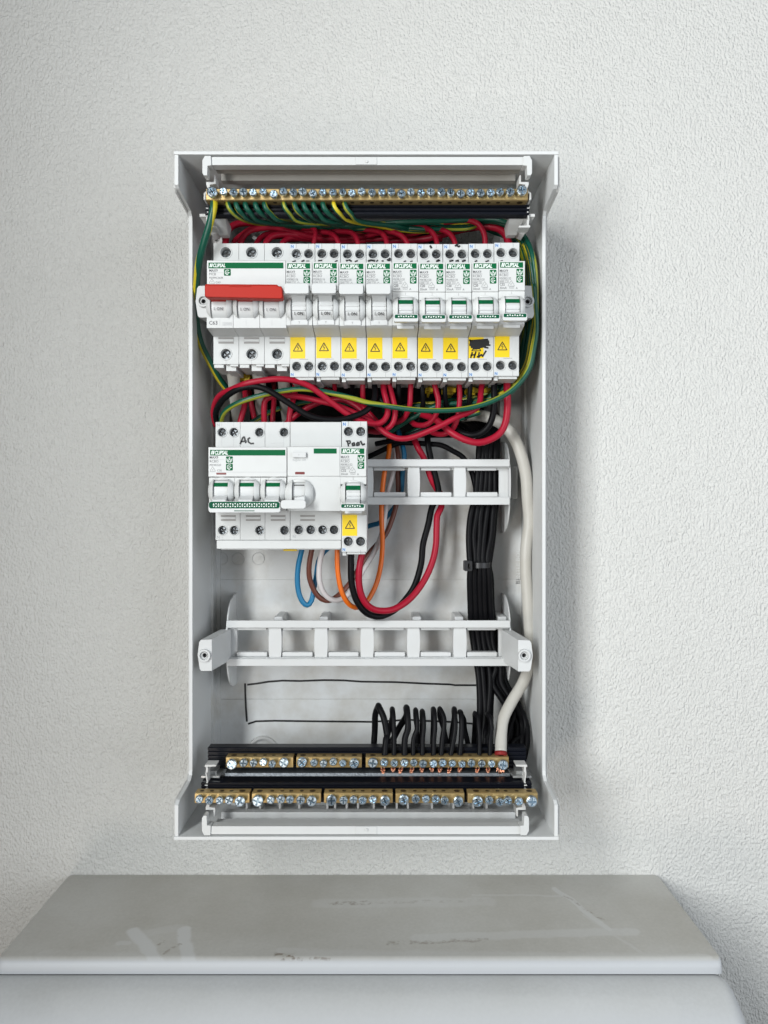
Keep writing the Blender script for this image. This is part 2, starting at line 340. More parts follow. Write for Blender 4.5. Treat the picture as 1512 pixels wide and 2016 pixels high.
# ------------------------------------------------------------------ setting: wall with the cavity the cables come out of
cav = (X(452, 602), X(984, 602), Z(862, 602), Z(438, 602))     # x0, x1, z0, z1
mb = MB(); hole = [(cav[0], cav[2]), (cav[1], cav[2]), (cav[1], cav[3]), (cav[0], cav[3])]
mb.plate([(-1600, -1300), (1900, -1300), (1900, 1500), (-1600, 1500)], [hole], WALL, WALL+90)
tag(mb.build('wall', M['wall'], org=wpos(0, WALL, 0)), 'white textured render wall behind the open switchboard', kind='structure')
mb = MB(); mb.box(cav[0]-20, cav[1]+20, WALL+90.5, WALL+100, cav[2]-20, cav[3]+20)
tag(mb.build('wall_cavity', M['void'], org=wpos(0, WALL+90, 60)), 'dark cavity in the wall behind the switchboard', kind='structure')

# ------------------------------------------------------------------ enclosure
XL, XR, ZT, ZB = -137.5, 118.0, 237.7, -217.2
enc = empty('switchboard_enclosure', (XL+XR)/2, WALL, ZB, 'open white plastic switchboard enclosure fixed to the textured wall, its cover removed', 'electrical enclosure')
mb = MB(); mb.plate([(XL+2.4, ZB+2.2), (XR-2.4, ZB+2.2), (XR-2.4, ZT-2.2), (XL+2.4, ZT-2.2)], [hole], 601.8, 605.7)
# inner corner strips and shallow raised panels
mb.box(XL+2.3, XL+4.2, 588, 601.8, ZB+3, ZT-3); mb.box(XR-4.0, XR-2.3, 588, 601.8, ZB+3, ZT-3); mb.box(XL+4.2, XL+7, 599.5, 601.8, ZB+3, ZT-3)
mb.box(X(420, 601), X(1030, 601), 601.2, 601.8, Z(1376, 601), Z(1141, 601)); mb.box(X(420, 601), X(1030, 601), 601.35, 601.8, ZB+10, Z(1377.2, 601))
mb.build('back_panel', M['back'], enc)
def sidewall(x0, x1, inset=0):
    i = inset
    p = [(605.9, ZT-.3), (493+i, ZT-.3), (493+i, 217.5-i*.3), (496+i, 216.0-i*.3), (512+i, 214.8-i*.3), (526+i, 213.5-i*.3), (529+i, 211), (530+i, 208),
         (530+i, -186), (529+i, -189), (525+i, -191.8), (510+i, -193.2), (497+i, -194.0), (493+i, -196.3), (493+i, ZB+.3), (605.9, ZB+.3)]
    m = MB(); m.prism_x(p, x0, x1); return m
for x0, x1, k in ((XL, XL+2.4, 0), (XR-2.4, XR, 0)):
    sidewall(x0, x1).build('side_wall', M['edge'], enc)
sidewall(XL-1.4, XL-.02, 3).build('side_lip', M['case'], enc); sidewall(XR+.02, XR+1.7, 3).build('side_lip', M['case'], enc)
mb = MB(); mb.box(XL-.3, XR+.3, 492.4, 605.8, ZT-.28, ZT+1.9); mb.build('top_panel', M['edge'], enc)
mb = MB(); mb.box(XL-.3, XR+.3, 492.4, 605.8, ZB-1.9, ZB+.28); mb.build('bottom_panel', M['edge'], enc)
# upper and lower hinge bars and stepped ledges
def ledge(sgn, zedge):
    xa, xb = X(414, 495), X(1034, 495)
    m = MB(); m.box(xa, xb, 494, 501, *sorted((zedge-sgn*1.2, zedge-sgn*6.6))); m.box(X(700, 494), X(742, 494), 493.7, 494, *sorted((zedge-sgn*1.4, zedge-sgn*6.4)))
    m.cyl(X(722, 494), zedge-sgn*4.5, .9, 493.0, 493.8, 10)
    m.build('hinge_bar', M['white'], enc)
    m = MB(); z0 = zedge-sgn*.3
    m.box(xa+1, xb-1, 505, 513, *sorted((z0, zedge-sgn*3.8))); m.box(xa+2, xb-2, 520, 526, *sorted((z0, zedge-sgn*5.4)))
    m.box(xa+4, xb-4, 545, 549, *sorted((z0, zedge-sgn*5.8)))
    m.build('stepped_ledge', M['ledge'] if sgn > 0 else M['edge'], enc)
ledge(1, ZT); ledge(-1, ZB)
# ribs under the lower bars
ribs = [487, 513, 552, 590, 645, 660, 683, 705, 736, 758, 781, 803, 850, 892, 931, 957]
for px in ribs:
    m = MB(); x = X(px, 530); m.box(x-.7, x+.7, 527, 560, ZB+.3, ZB+9.5); m.build('rib', M['case'], enc)
# end clips and profile brackets, left and right, top and bottom
def clip(px, sgn, zedge, side):
    x = X(px, 494); s = -side    # side=-1 left
    m = MB(); z = lambda k: zedge-sgn*k
    pts = [(0, 1.0), (4.0, 1.0), (4.3, 7.3), (1.8, 7.6), (1.5, 14.0), (-.6, 14.0), (-1.6, 12.5), (-1.6, 4.0)]
    m.prism_y([(x+s*a, z(b)) for a, b in pts], 492.9, 500); m.build('end_clip', M['white'], enc)
    # profile bracket: folded thin wall running back from the clip
    q = [(-1.2, 14.3), (4.0, 14.3), (4.0, 9.8), (5.0, 9.8), (5.3, 15.6), (1.2, 16.2), (1.5, 19.8), (-1.6, 22.6), (-1.7, 26.6), (-3.0, 26.2), (-2.9, 22.0), (.0, 19.4), (-1.3, 16)]
    m = MB(); m.prism_y([(x+s*a, z(b)) for a, b in q], 502, 513); m.build('profile_bracket', M['case'], enc)
    q = [(-3.9, 27.8), (-1.8, 27.4), (-1.6, 31), (-2.6, 36.5), (-1.6, 37.2), (-1.7, 40.7), (3.8, 41.0), (4.1, 42.2), (-3.6, 42.2), (-4.0, 41), (-2.9, 40.3), (-3.3, 36.0), (-2.5, 30.5)]
    m = MB(); m.prism_y([(x+s*a, z(b)) for a, b in q], 510, 519); m.build('profile_bracket', M['case'], enc)
    return x
clip(404, 1, ZT, -1); clip(1042, 1, ZT, 1); clip(403, -1, ZB, -1); clip(1036, -1, ZB, 1)
def wedge(px, s, d0=512):
    x = X(px, d0); zt = Z(421, d0)
    m = MB(); m.loft([(x, d0, zt), (x+s*17.5, d0, zt), (x+s*17.5, d0, zt-2), (x, d0, zt-2)], [(x+s*2, 535, zt), (x+s*17, 535, zt), (x+s*17, 535, zt-3), (x+s*2, 535, zt-3)])
    m.loft([(x, d0+.1, zt-1.7), (x+s*6.5, d0+.1, zt-1.7), (x+s*7, 535, zt-1.5), (x+s*1.5, 535, zt-1.5)], [(x+s*4.0, 530, zt-8), (x+s*9, 530, zt-6), (x+s*9, 538, zt-7), (x+s*5, 538, zt-9)])
    m.loft([(x+s*6.5, d0+1, zt-1.7), (x+s*17.4, d0+1, zt-1.7), (x+s*17.4, 535, zt-1.7), (x+s*7, 535, zt-1.7)], [(x+s*9.5, 530, zt-8), (x+s*16, 530, zt-8), (x+s*16, 536, zt-8), (x+s*10, 536, zt-8)])
    m.build('support_bracket', M['case'], enc)
wedge(393, 1); wedge(1053, -1)
# knock-out ring, moulded date dials and raised lettering on the back panel
m = MB(); m.ring(X(518, 600), Z(1481, 600), 10.8, 13.2, 598.4, 601.9, 40); m.build('knockout_ring', M['case'], enc)
m = MB(); 
for (dx, dz) in ((508, 1100), (468, 1101), (436, 1100)): m.ring(X(dx, 601), Z(dz, 601), 4.7, 5.2, 601.12, 601.3, 24); m.ribbon([(X(dx-5, 601), Z(dz+5, 601)), (X(dx+5, 601), Z(dz-4, 601))], .4, 601.12)
m.build('date_dial', M['case'], enc)
m = MB(); m.text('BENTLE BOC.', X(1024, 601), Z(1149, 601), 5.0, 601.2, 0, rot=90); m.build('moulded_lettering', M['edge'], enc)
m = MB(); m.text('AVA', X(972, 560), ZT-5.95, 4.0, 560); m.build('moulded_lettering', M['edge'], enc)
# pen outline drawn on the back panel
def pxs(pts, d): return [(X(a, d), Z(b, d)) for a, b in pts]
m = MB(); D = 600.9
m.ribbon(pxs([(487.5, 1348), (507, 1345.6), (529, 1342), (556, 1340), (590, 1340.7), (639, 1339), (676, 1339.5), (712, 1342), (781, 1343), (842, 1346), (886, 1347.5), (896, 1349), (945, 1349)], D), 1.55, D)
m.ribbon(pxs([(482.6, 1346), (483, 1367.6), (484, 1392), (486, 1420)], D), 1.55, D-.02)
m.ribbon(pxs([(489, 1425), (504, 1420), (541, 1419), (615, 1420), (730, 1421), (806, 1417), (830, 1419), (867, 1420), (911, 1422.7), (940, 1426)], D), 1.5, D-.04)
m.build('pen_outline', M['marker'], enc)

# ------------------------------------------------------------------ DIN rails
def fin(m, x, zc, up, dn, t=1.1):
    # thin curved web running back to the panel
    pts = []
    n = 14
    for i in range(n+1):
        a = math.pi*i/n; zz = math.cos(a)*(up if math.cos(a) > 0 else dn)
        pts.append((601.5-math.sin(a)**.7*39, zc+zz))
    m.prism_x(pts, x, x+t)
def rail(zc, x0, x1, windows, post_z=None, full=True):
    rz = zc
    r = MB(); r.box(x0, x1, 561, 563, rz+11.9, rz+17.2); r.box(x0, x1, 561, 563, rz-17.2, rz-11.9)
    r.box(x0, x1, 563, 569, rz+11.2, rz+12.2); r.box(x0, x1, 563, 569, rz-12.2, rz-11.2)
    hs = [[(a, rz-8.6), (b, rz-8.6), (b, rz+9.4), (a, rz+9.4)] for a, b in windows]
    r.plate([(x0, rz-12.1), (x1, rz-12.1), (x1, rz+12.1), (x0, rz+12.1)], hs, 568.5, 570.5)
    rl = r.build('rail', M['rail'], enc)
    for a, b in windows:
        q = MB(); q.box(a+.3, b-1.5, 565.5, 571, rz-11.1, rz-7.6, ch=.4); q.box(a+.3, b-2.2, 566.5, 571, rz+9.0, rz+11.1, ch=.4)
        q.build('window_ledge', M['rail'], rl)
    for (a, b), (c, e) in zip(windows[:-1], windows[1:]):
        q = MB(); xa, xb = b+.4, c-.4; pr = [(561+8*(1-math.sin(math.pi*(t/8))), 0) for t in range(9)]
        # bowed web between two windows
        A = []; B = []
        for t in range(9):
            z = rz-11.15+22.3*t/8; w_ = .5*math.sin(math.pi*t/8)
            A.append((xa-w_, 563.8, z)); B.append((xb+w_, 563.8, z))
        q.loft(A+B[::-1], [(u[0], 568.4, u[2]) for u in A+B[::-1]]); q.build('web', M['rail'], rl)
    q = MB(); fin(q, x0-1.2, rz, 34, 40); q.build('end_fin', M['rail'], rl)
    q = MB(); fin(q, x1+.1, rz, 34, 40); q.build('end_fin', M['rail'], rl)
    return rl
Z3 = (Z(1222, 562)+Z(1310, 562))/2; Z2 = (Z(905, 562)+Z(993, 562))/2; Z1 = Z(594, 545)-2
k = lambda a, b: (X(a, 569), X(b, 569))
rail(Z3, X(447, 562), X(1004, 562), [k(467, 531), k(556, 620), k(646, 710), k(736, 801), k(826, 891), k(917, 981)])
rail(Z2, X(447, 562), X(1003, 562), [k(467, 531), k(556, 620), k(646, 710), k(735, 802), k(826, 892), k(916, 982)])
rail(Z1, X(447, 562), X(1003, 562), [k(467, 531), k(556, 620), k(646, 710), k(735, 802), k(826, 892), k(916, 982)])
for px in (549, 638, 730, 820, 903, 988):
    q = MB(); x = X(px, 575); q.box(x-3.4, x+3.4, 572, 601.5, Z(1236, 575), Z(1213, 575), ch=.8); q.build('rail_stay', M['rail'], enc)
q = MB(); q.box(X(1006, 577), X(1019, 577), 577, 601.5, Z(982, 577), Z(918, 577), ch=.6); q.build('rail_stay', M['rail'], enc)
def post(px0, px1, py0, py1, hx, hy, s):
    """screw post standing forward from the end of a rail; s=+1 when the rail is to its right"""
    d = 529; x0, x1, z0, z1 = X(px0, d), X(px1, d), Z(py1, d), Z(py0, d); c = 2
    if s > 0: front = [(x0+1.2, z1-.3), (x0, z1-2), (x0-1.1, (z0+z1)/2), (x0+.4, z0+1.5), (x0+1.4, z0), (x1, z0), (x1, z1)]
    else: front = [(x0, z1), (x0, z0), (x1-1.4, z0), (x1-.4, z0+1.5), (x1+1.1, (z0+z1)/2), (x1, z1-2), (x1-1.2, z1-.3)]
    sh = 6.6*s
    h = circ(X(hx, d), Z(hy, d), 1.6, 16)
    q = MB(); q.plate(front, [h], d, d+1.2, back=False)
    q.loft([(a, d+1.2, b) for a, b in front], [(a+(0 if i < 0 else sh*.92), 566, b*1.0+(1.6 if b > (z0+z1)/2 else .6)) for i, (a, b) in enumerate(front)], caps=False)
    q.ring(X(hx, d), Z(hy, d), 3.1, 4.5, d-2.2, d+.4, 24); q.ring(X(hx, d), Z(hy, d), 1.6, 2.3, d-.5, d+.4, 20)
    po = q.build('screw_post', M['rail'], enc)
    q = MB(); q.cyl(X(hx, d), Z(hy, d), 1.9, d+3, d+4, 12); q.build('screw_hole', M['hole'], po)
post(392, 417, 1259, 1321, 403, 1290, 1); post(1020, 1046, 1260, 1322, 1031.6, 1290, -1)
post(388, 414, 562, 625, 401, 593.5, 1); post(1027, 1052, 562, 626, 1038.5, 594, -1)
m = MB(); m.ring(X(430, 560), Z(475, 560), 2.0, 4.4, 556, 560, 20); m.cyl(X(430, 560), Z(475, 560), 4.2, 560, 600, 18); m.build('mounting_boss', M['case'], enc)
m = MB(); m.ring(X(508, 570), Z(466, 570), 2.0, 4.4, 566, 570, 20); m.cyl(X(508, 570), Z(466, 570), 4.2, 570, 600, 18); m.build('mounting_boss', M['case'], enc)

# ------------------------------------------------------------------ screws
def screw_mesh(name, r, material, h=2.0, shaft=0):
    m = MB(); w_ = r*.17; l = r*.72
    plus = [(w_, l), (w_, w_), (l, w_), (l, -w_), (w_, -w_), (w_, -l), (-w_, -l), (-w_, -w_), (-l, -w_), (-l, w_), (-w_, w_), (-w_, l)]
    m.plate(circ(0, 0, r*.82, 20), [plus], -h, -h+.75, back=False)
    m.plate(plus, [], -h+.75, -h+.85, mi=1, back=False)
    m.loft([(a, -h, b) for a, b in circ(0, 0, r*.82, 20)], [(a, -h+.5, b) for a, b in circ(0, 0, r, 20)], caps=False)
    m.loft([(a, -h+.5, b) for a, b in circ(0, 0, r, 20)], [(a, .0, b) for a, b in circ(0, 0, r, 20)], caps=False)
    if shaft: m.loft([(a, 0, b) for a, b in circ(0, 0, r*.62, 12)], [(a, shaft, b) for a, b in circ(0, 0, r*.62, 12)])
    # verts are relative to the screw seat
    me = bpy.data.meshes.new(name); me.from_pydata([(a/1000, b/1000, c/1000) for a, b, c in m.v], [], m.f)
    me.materials.append(material); me.materials.append(M['zincdeep'] if material == M['zinc'] else M['hole']); me.polygons.foreach_set('material_index', m.mi); me.update()
    bm = bmesh.new(); bm.from_mesh(me); bmesh.ops.recalc_face_normals(bm, faces=bm.faces); bm.to_mesh(me); bm.free(); return me
SM = {'small': screw_mesh('screw', 2.75, M['zinc'], 2.0, 3), 'large': screw_mesh('screw', 3.55, M['zinc'], 2.4, 3),
      'term': screw_mesh('terminal_screw', 2.95, M['darkzinc'], 1.5), 'termbig': screw_mesh('terminal_screw', 3.55, M['darkzinc'], 1.5)}

# ------------------------------------------------------------------ link bars: black extrusion, brass bar, screws
def extrusion(xa, xb, za, zb, d0, d1, n):
    """ridged black carrier"""
    poly = []; h = (za-zb)/n
    for i in range(n):
        z = za-i*h; poly += [(d0+1.2, z), (d0, z-h*.15), (d0, z-h*.6), (d0+1.2, z-h*.75)]
    poly += [(d1, zb), (d1, za)]
    m = MB(); m.prism_x(poly, xa, xb); return m
def brass(root, name, px0, px1, zt, zb, d, screws, d_depth=8, holes_face='top', groove=True, bores=True):
    m = MB(); x0, x1 = X(px0, d), X(px1, d)
    z1, z0 = zt, zb; c = .5
    m.prism_x([(d+c, z1), (d, z1-c), (d, z0+c), (d+c, z0), (d+d_depth, z0), (d+d_depth, z1)], x0, x1)
    b = m.build('brass_bar' if name is None else name, M['brass'], root)
    h = MB()
    for (px, py, big) in screws:
        x, z = X(px, d-3), Z(py, d-3)
        child('screw', SM['large' if big else 'small'], b, x, d-2.8+random.uniform(-.7, .5), z+random.uniform(-.4, .4), rot=random.uniform(0, 1.57), tilt=random.uniform(-.16, .04), scale=random.uniform(.94, 1.05), root=root)
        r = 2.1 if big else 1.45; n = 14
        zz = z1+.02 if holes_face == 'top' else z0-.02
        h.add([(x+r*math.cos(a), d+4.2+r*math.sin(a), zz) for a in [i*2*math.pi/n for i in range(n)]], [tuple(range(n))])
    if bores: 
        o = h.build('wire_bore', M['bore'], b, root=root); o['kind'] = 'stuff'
    return b
# earth bar at the top
dE = 501
eb = empty('earth_bar', X(722, dE), 560, Z(402, dE), 'long brass earth bar on a black carrier across the top of the switchboard', 'busbar')
m = extrusion(X(404, 509), X(1042, 509), Z(402, 509), Z(425, 509), 509, 514, 3); m.build('carrier', M['carrier'], eb)
sx = [418, 441, 460, 479, 498.5, 518, 539, 557.5, 577, 596, 616, 635, 655, 674.5, 693, 712, 732, 751.5, 770, 790, 809, 828.5, 848, 868, 887, 907, 926, 945.5, 965, 984, 1003.5, 1027]
sy = [379, 379, 381, 379, 379.5, 378, 383, 378, 379, 379, 381, 380, 381, 380, 381, 379, 381, 380, 379, 381, 379, 380, 379, 379, 380, 381, 379, 381, 380, 379, 379, 377]
brass(eb, None, 406, 1039, Z(371, dE), Z(394, dE), dE, [(a, b, i in (0, len(sx)-1)) for i, (a, b) in enumerate(zip(sx, sy))], holes_face='bottom')
# upper row of neutral links
dN = 522
nb = empty('neutral_bar', X(720, dN), 560, Z(1511, dN), 'upper row of three brass neutral links on a black ridged carrier near the bottom', 'busbar')
m = extrusion(X(409, 531), X(1036, 531), Z(1472, 531), Z(1517, 531), 531, 540, 6); m.build('carrier', M['carrier'], nb)
zt, zb = Z(1490.5, dN), Z(1511.5, dN)
brass(nb, 'brass_link', 445, 577, zt, zb, dN, [(457, 1503, 1), (479.5, 1502, 0), (499, 1502, 0), (518.6, 1500, 0), (536, 1502, 0), (559, 1502, 1)])
brass(nb, 'brass_link', 583.5, 712, zt, zb, dN, [(594.5, 1501, 1), (618, 1501, 0), (637, 1502, 0), (656, 1500, 0), (674.5, 1501, 0), (697, 1502, 1)])
brass(nb, 'brass_link', 720, 1001.5, zt, zb, dN, [(734, 1502, 1), (756, 1501, 0), (776, 1502, 0), (796, 1502, 0), (814, 1502, 0), (832, 1502, 0), (852, 1503, 0), (870.6, 1502, 0), (890, 1502, 0), (909.5, 1503, 0), (927.5, 1502, 0), (948, 1502, 0), (966.7, 1504, 0), (989.7, 1506, 1)])
# galvanised strip between the two rows and the metal end tabs
gs = MB(); pr = [(528+0, Z(1519, 528)), (526, Z(1522, 526)), (525, Z(1528, 525)), (526, Z(1533, 526)), (529, Z(1536, 529)), (540, Z(1536, 529)), (540, Z(1519, 528))]
gs.prism_x(pr, X(443, 526), X(1003, 526)); g_ = gs.build('galvanised_strip', M['galv'], org=wpos(X(722, 526), 540, Z(1536, 529)))
tag(g_, 'rough galvanised steel strip between the two rows of brass links', 'metal strip')
for a, b in ((396, 432), (1010, 1046)):
    m = MB(); m.box(X(a, 516), X(b, 516), 516, 560, Z(1531, 516)-.2, Z(1529, 516)+.5); m.box(X(a, 516)+3, X(b, 516)-3, 520, 556, Z(1529, 516)+.5, Z(1526, 516)+1.5)
    m.box(X(a, 516)+5, X(b, 516)-8, 540, 556, Z(1529, 516)+2, Z(1520, 516)+2)
    m.build('metal_tab', M['alu'], nb)
# lower row of earth links
dL = 498
lb = empty('lower_link_bar', X(720, dL), 545, Z(1581, dL), 'lower row of five brass links on a black carrier, lowest in the switchboard', 'busbar')
m = extrusion(X(396, 510), X(1047, 510), Z(1541, 510), Z(1566, 510), 510, 522, 4); m.build('carrier', M['carrier'], lb)
zt, zb = Z(1561.5, dL), Z(1581.5, dL)
brass(lb, 'brass_link', 383.5, 491, zt, zb, dL, [(393, 1573, 0), (412.5, 1575, 0), (433, 1574, 0), (451.7, 1573, 0), (473, 1576, 1)])
brass(lb, 'brass_link', 496, 631.5, zt, zb, dL, [(508, 1576, 1), (533, 1574, 0), (553, 1574, 0), (571, 1573, 0), (592, 1573, 0), (613.6, 1575, 1)])
brass(lb, 'brass_link', 638, 773, zt, zb, dL, [(652, 1575, 1), (676.5, 1574, 0), (696, 1573, 0), (713.6, 1573, 0), (734, 1574, 0), (757.4, 1575, 1)])
brass(lb, 'brass_link', 779, 914, zt, zb, dL, [(794.7, 1574, 1), (818, 1573, 0), (838, 1573, 0), (857, 1573, 0), (875, 1574, 0), (901.6, 1576, 1)])
brass(lb, 'brass_link', 921, 1058.5, zt, zb, dL, [(940, 1576, 1), (962.7, 1575, 0), (983, 1577, 0), (999, 1574, 0), (1021, 1577, 0), (1046, 1578, 1)])
m = MB()
for px in (393, 494, 634, 776, 917, 1040): m.box(X(px, 505)-3, X(px, 505)+3, 505.8, 512, Z(1580, 505), Z(1564, 505))
m.build('link_holder', M['carrier'], lb)

# ------------------------------------------------------------------ circuit devices
DS, DN_ = 521.0, 500.0        # depth of shoulder face and nose face
def shoulder(m, x0, x1, z0, z1, holes, rear=566):
    m.plate([(x0, z0), (x1, z0), (x1, z1), (x0, z1)], [circ(hx, hz, hr, 22) for hx, hz, hr in holes], DS, DS+5.2, back=False, hole_mi=1)
    m.box(x0, x1, DS+5.2, rear, z0, z1)
    for hx, hz, hr in holes: m.ring(hx, hz, hr, hr*1.22, DS-.45, DS+.1, 24, mi=0)
def term(root, body, hx, hz, big=False):
    child('terminal_screw', SM['termbig' if big else 'term'], root, hx+.15, DS+4.9, hz-.25, rot=random.uniform(0, 1.57), tilt=random.uniform(-.05, .05))
def cheeks(m, xc, zc, d, half, slot, Rr=9.6, H=6.6, ztop=7.6):
    for s in (-1, 1):
        n, k_ = 7, 16; rows = []
        for i in range(n+1):
            x = slot+(half-slot)*i/n; zm = math.sqrt(max(0, Rr*Rr-x*x))*.995
            rows.append([(xc+s*x, d-H*math.sqrt(max(0, 1-(x*x+(zm*math.cos(math.pi*j/k_))**2)/Rr/Rr))**.9, zc-zm*math.cos(math.pi*j/k_)) for j in range(k_+1)])
        vs = [p for r_ in rows for p in r_]; q = k_+1
        m.add(vs, [(i*q+j, (i+1)*q+j, (i+1)*q+j+1, i*q+j+1) for i in range(n) for j in range(k_)], 0, True)
        m.add([(p[0], p[1], p[2]) for p in rows[0]]+[(xc+s*slot, d+.05, p[2]) for p in rows[0]], [(j, j+1, q+j+1, q+j) for j in range(k_)], 0)
        m.add([(p[0], p[1], p[2]) for p in rows[-1]]+[(xc+s*half, d+.05, p[2]) for p in rows[-1]], [(j, j+1, q+j+1, q+j) for j in range(k_)], 0)
    # hood above the slot
    A = []; B = []
    for i in range(9):
        x = -slot+2*slot*i/8; zo = math.sqrt(Rr*Rr-x*x)
        A.append((xc+x, d-2.2, zc+ztop)); B.append((xc+x, d+.05, zc+zo))
    vs = A+B+[(p[0], d+.05, p[2]) for p in A]
    m.add(vs, [(i, i+1, 9+i+1, 9+i) for i in range(8)]+[(i, 18+i, 18+i+1, i+1) for i in range(8)], 0, True)
def drum(m, xc, zc, w_, up):
    m.cyl_x(507, zc, 9.7, xc-w_, xc+w_, 40)
    for a in (9, -9): # shallow steps across the drum
        z = zc+9.7*math.sin(R(a)); d = 507-9.7*math.cos(R(a)); m.box(xc-w_+.2, xc+w_-.2, d-.35, d+2, z-.45, z+.45)
def mark(m, x, z, h, d, mi):
    """two slanted bars and the maker's word as printed on the band"""
    sl = .22*h
    for q in (0, 1):
        a = x+q*h*.42
        m.add([(a, d, z), (a+h*.30, d, z), (a+h*.30+sl, d, z+h), (a+sl, d, z+h)], [(0, 1, 2, 3)], mi)
    m.text('CLIPSAL', x+h*.98, z, h*1.42, d, mi, shear=.22, bold=.03, sx=.70)
def icons(g, wp, x, z, s, d, both=True):
    """rounded green squares: hands around a figure, hand at a dial"""
    o = []
    if both == 2 or both is True:
        g.prism_y(rrect(x, x+s, z-s, z, s*.14), d-.1, d)
        c = x+s/2; u = s/13
        for q in (-1, 1):
            wp.ribbon([(c+q*5*u, z-4*u), (c+q*4.4*u, z-8*u), (c+q*2.2*u, z-11*u), (c+q*1*u, z-11.2*u)], .55*u*2, d-.14)
            wp.ribbon([(c+q*2.8*u, z-5.5*u), (c+q*2.0*u, z-8.5*u), (c+q*.6*u, z-10*u)], .5*u*2, d-.14)
        wp.ribbon([(c, z-2*u), (c-1.1*u, z-4*u), (c, z-7*u), (c+1.1*u, z-4*u)], .45*u*2, d-.14, close=True)
        z -= s+.35
    g.prism_y(rrect(x, x+s, z-s, z, s*.14), d-.1, d)
    c = x+s/2; u = s/13; zz = z-s/2
    wp.ribbon([(c+4.2*u*math.cos(R(a)), zz+4.4*u*math.sin(R(a))) for a in range(50, 310, 26)], .5*u*2, d-.14)
    wp.ribbon([(c-1*u, zz-3.5*u), (c-1.2*u, zz+1.2*u), (c+.6*u, zz+.4*u), (c+4.2*u, zz-.6*u), (c+1.4*u, zz-1.6*u), (c+.8*u, zz-4*u)], .8*u, d-.15)
def compliance(m, x, z, s, d, box=True):
    m.ribbon([(x, z), (x+s*.12, z+s*.35), (x+s*.5, z+s*.85), (x+s*.88, z+s*.35), (x+s, z)], .16, d, close=True)
    m.ribbon([(x+s*.32, z+s*.38), (x+s*.45, z+s*.22), (x+s*.68, z+s*.52)], .16, d)
    if box:
        m.ribbon([(x+s*.22, z-.3), (x+s*.9, z-.3), (x+s*.9, z-1.6), (x+s*.22, z-1.6)], .13, d, close=True)
        m.ribbon([(x+s*.30, z-1.2), (x+s*.45, z-.7), (x+s*.6, z-1.3), (x+s*.8, z-.7)], .12, d)
_cache = {}
def cached(key, name, fn, mats, root, parent=None):
    if key not in _cache:
        m = MB(); fn(m); _cache[key] = m.mesh(name, mats if isinstance(mats, list) else [mats], wpos(0, 566, 0))
    o = bpy.data.objects.new(name, _cache[key]); COL.objects.link(o); o.parent = parent or root; ORG[o.name] = ORG[root.name]
    return o
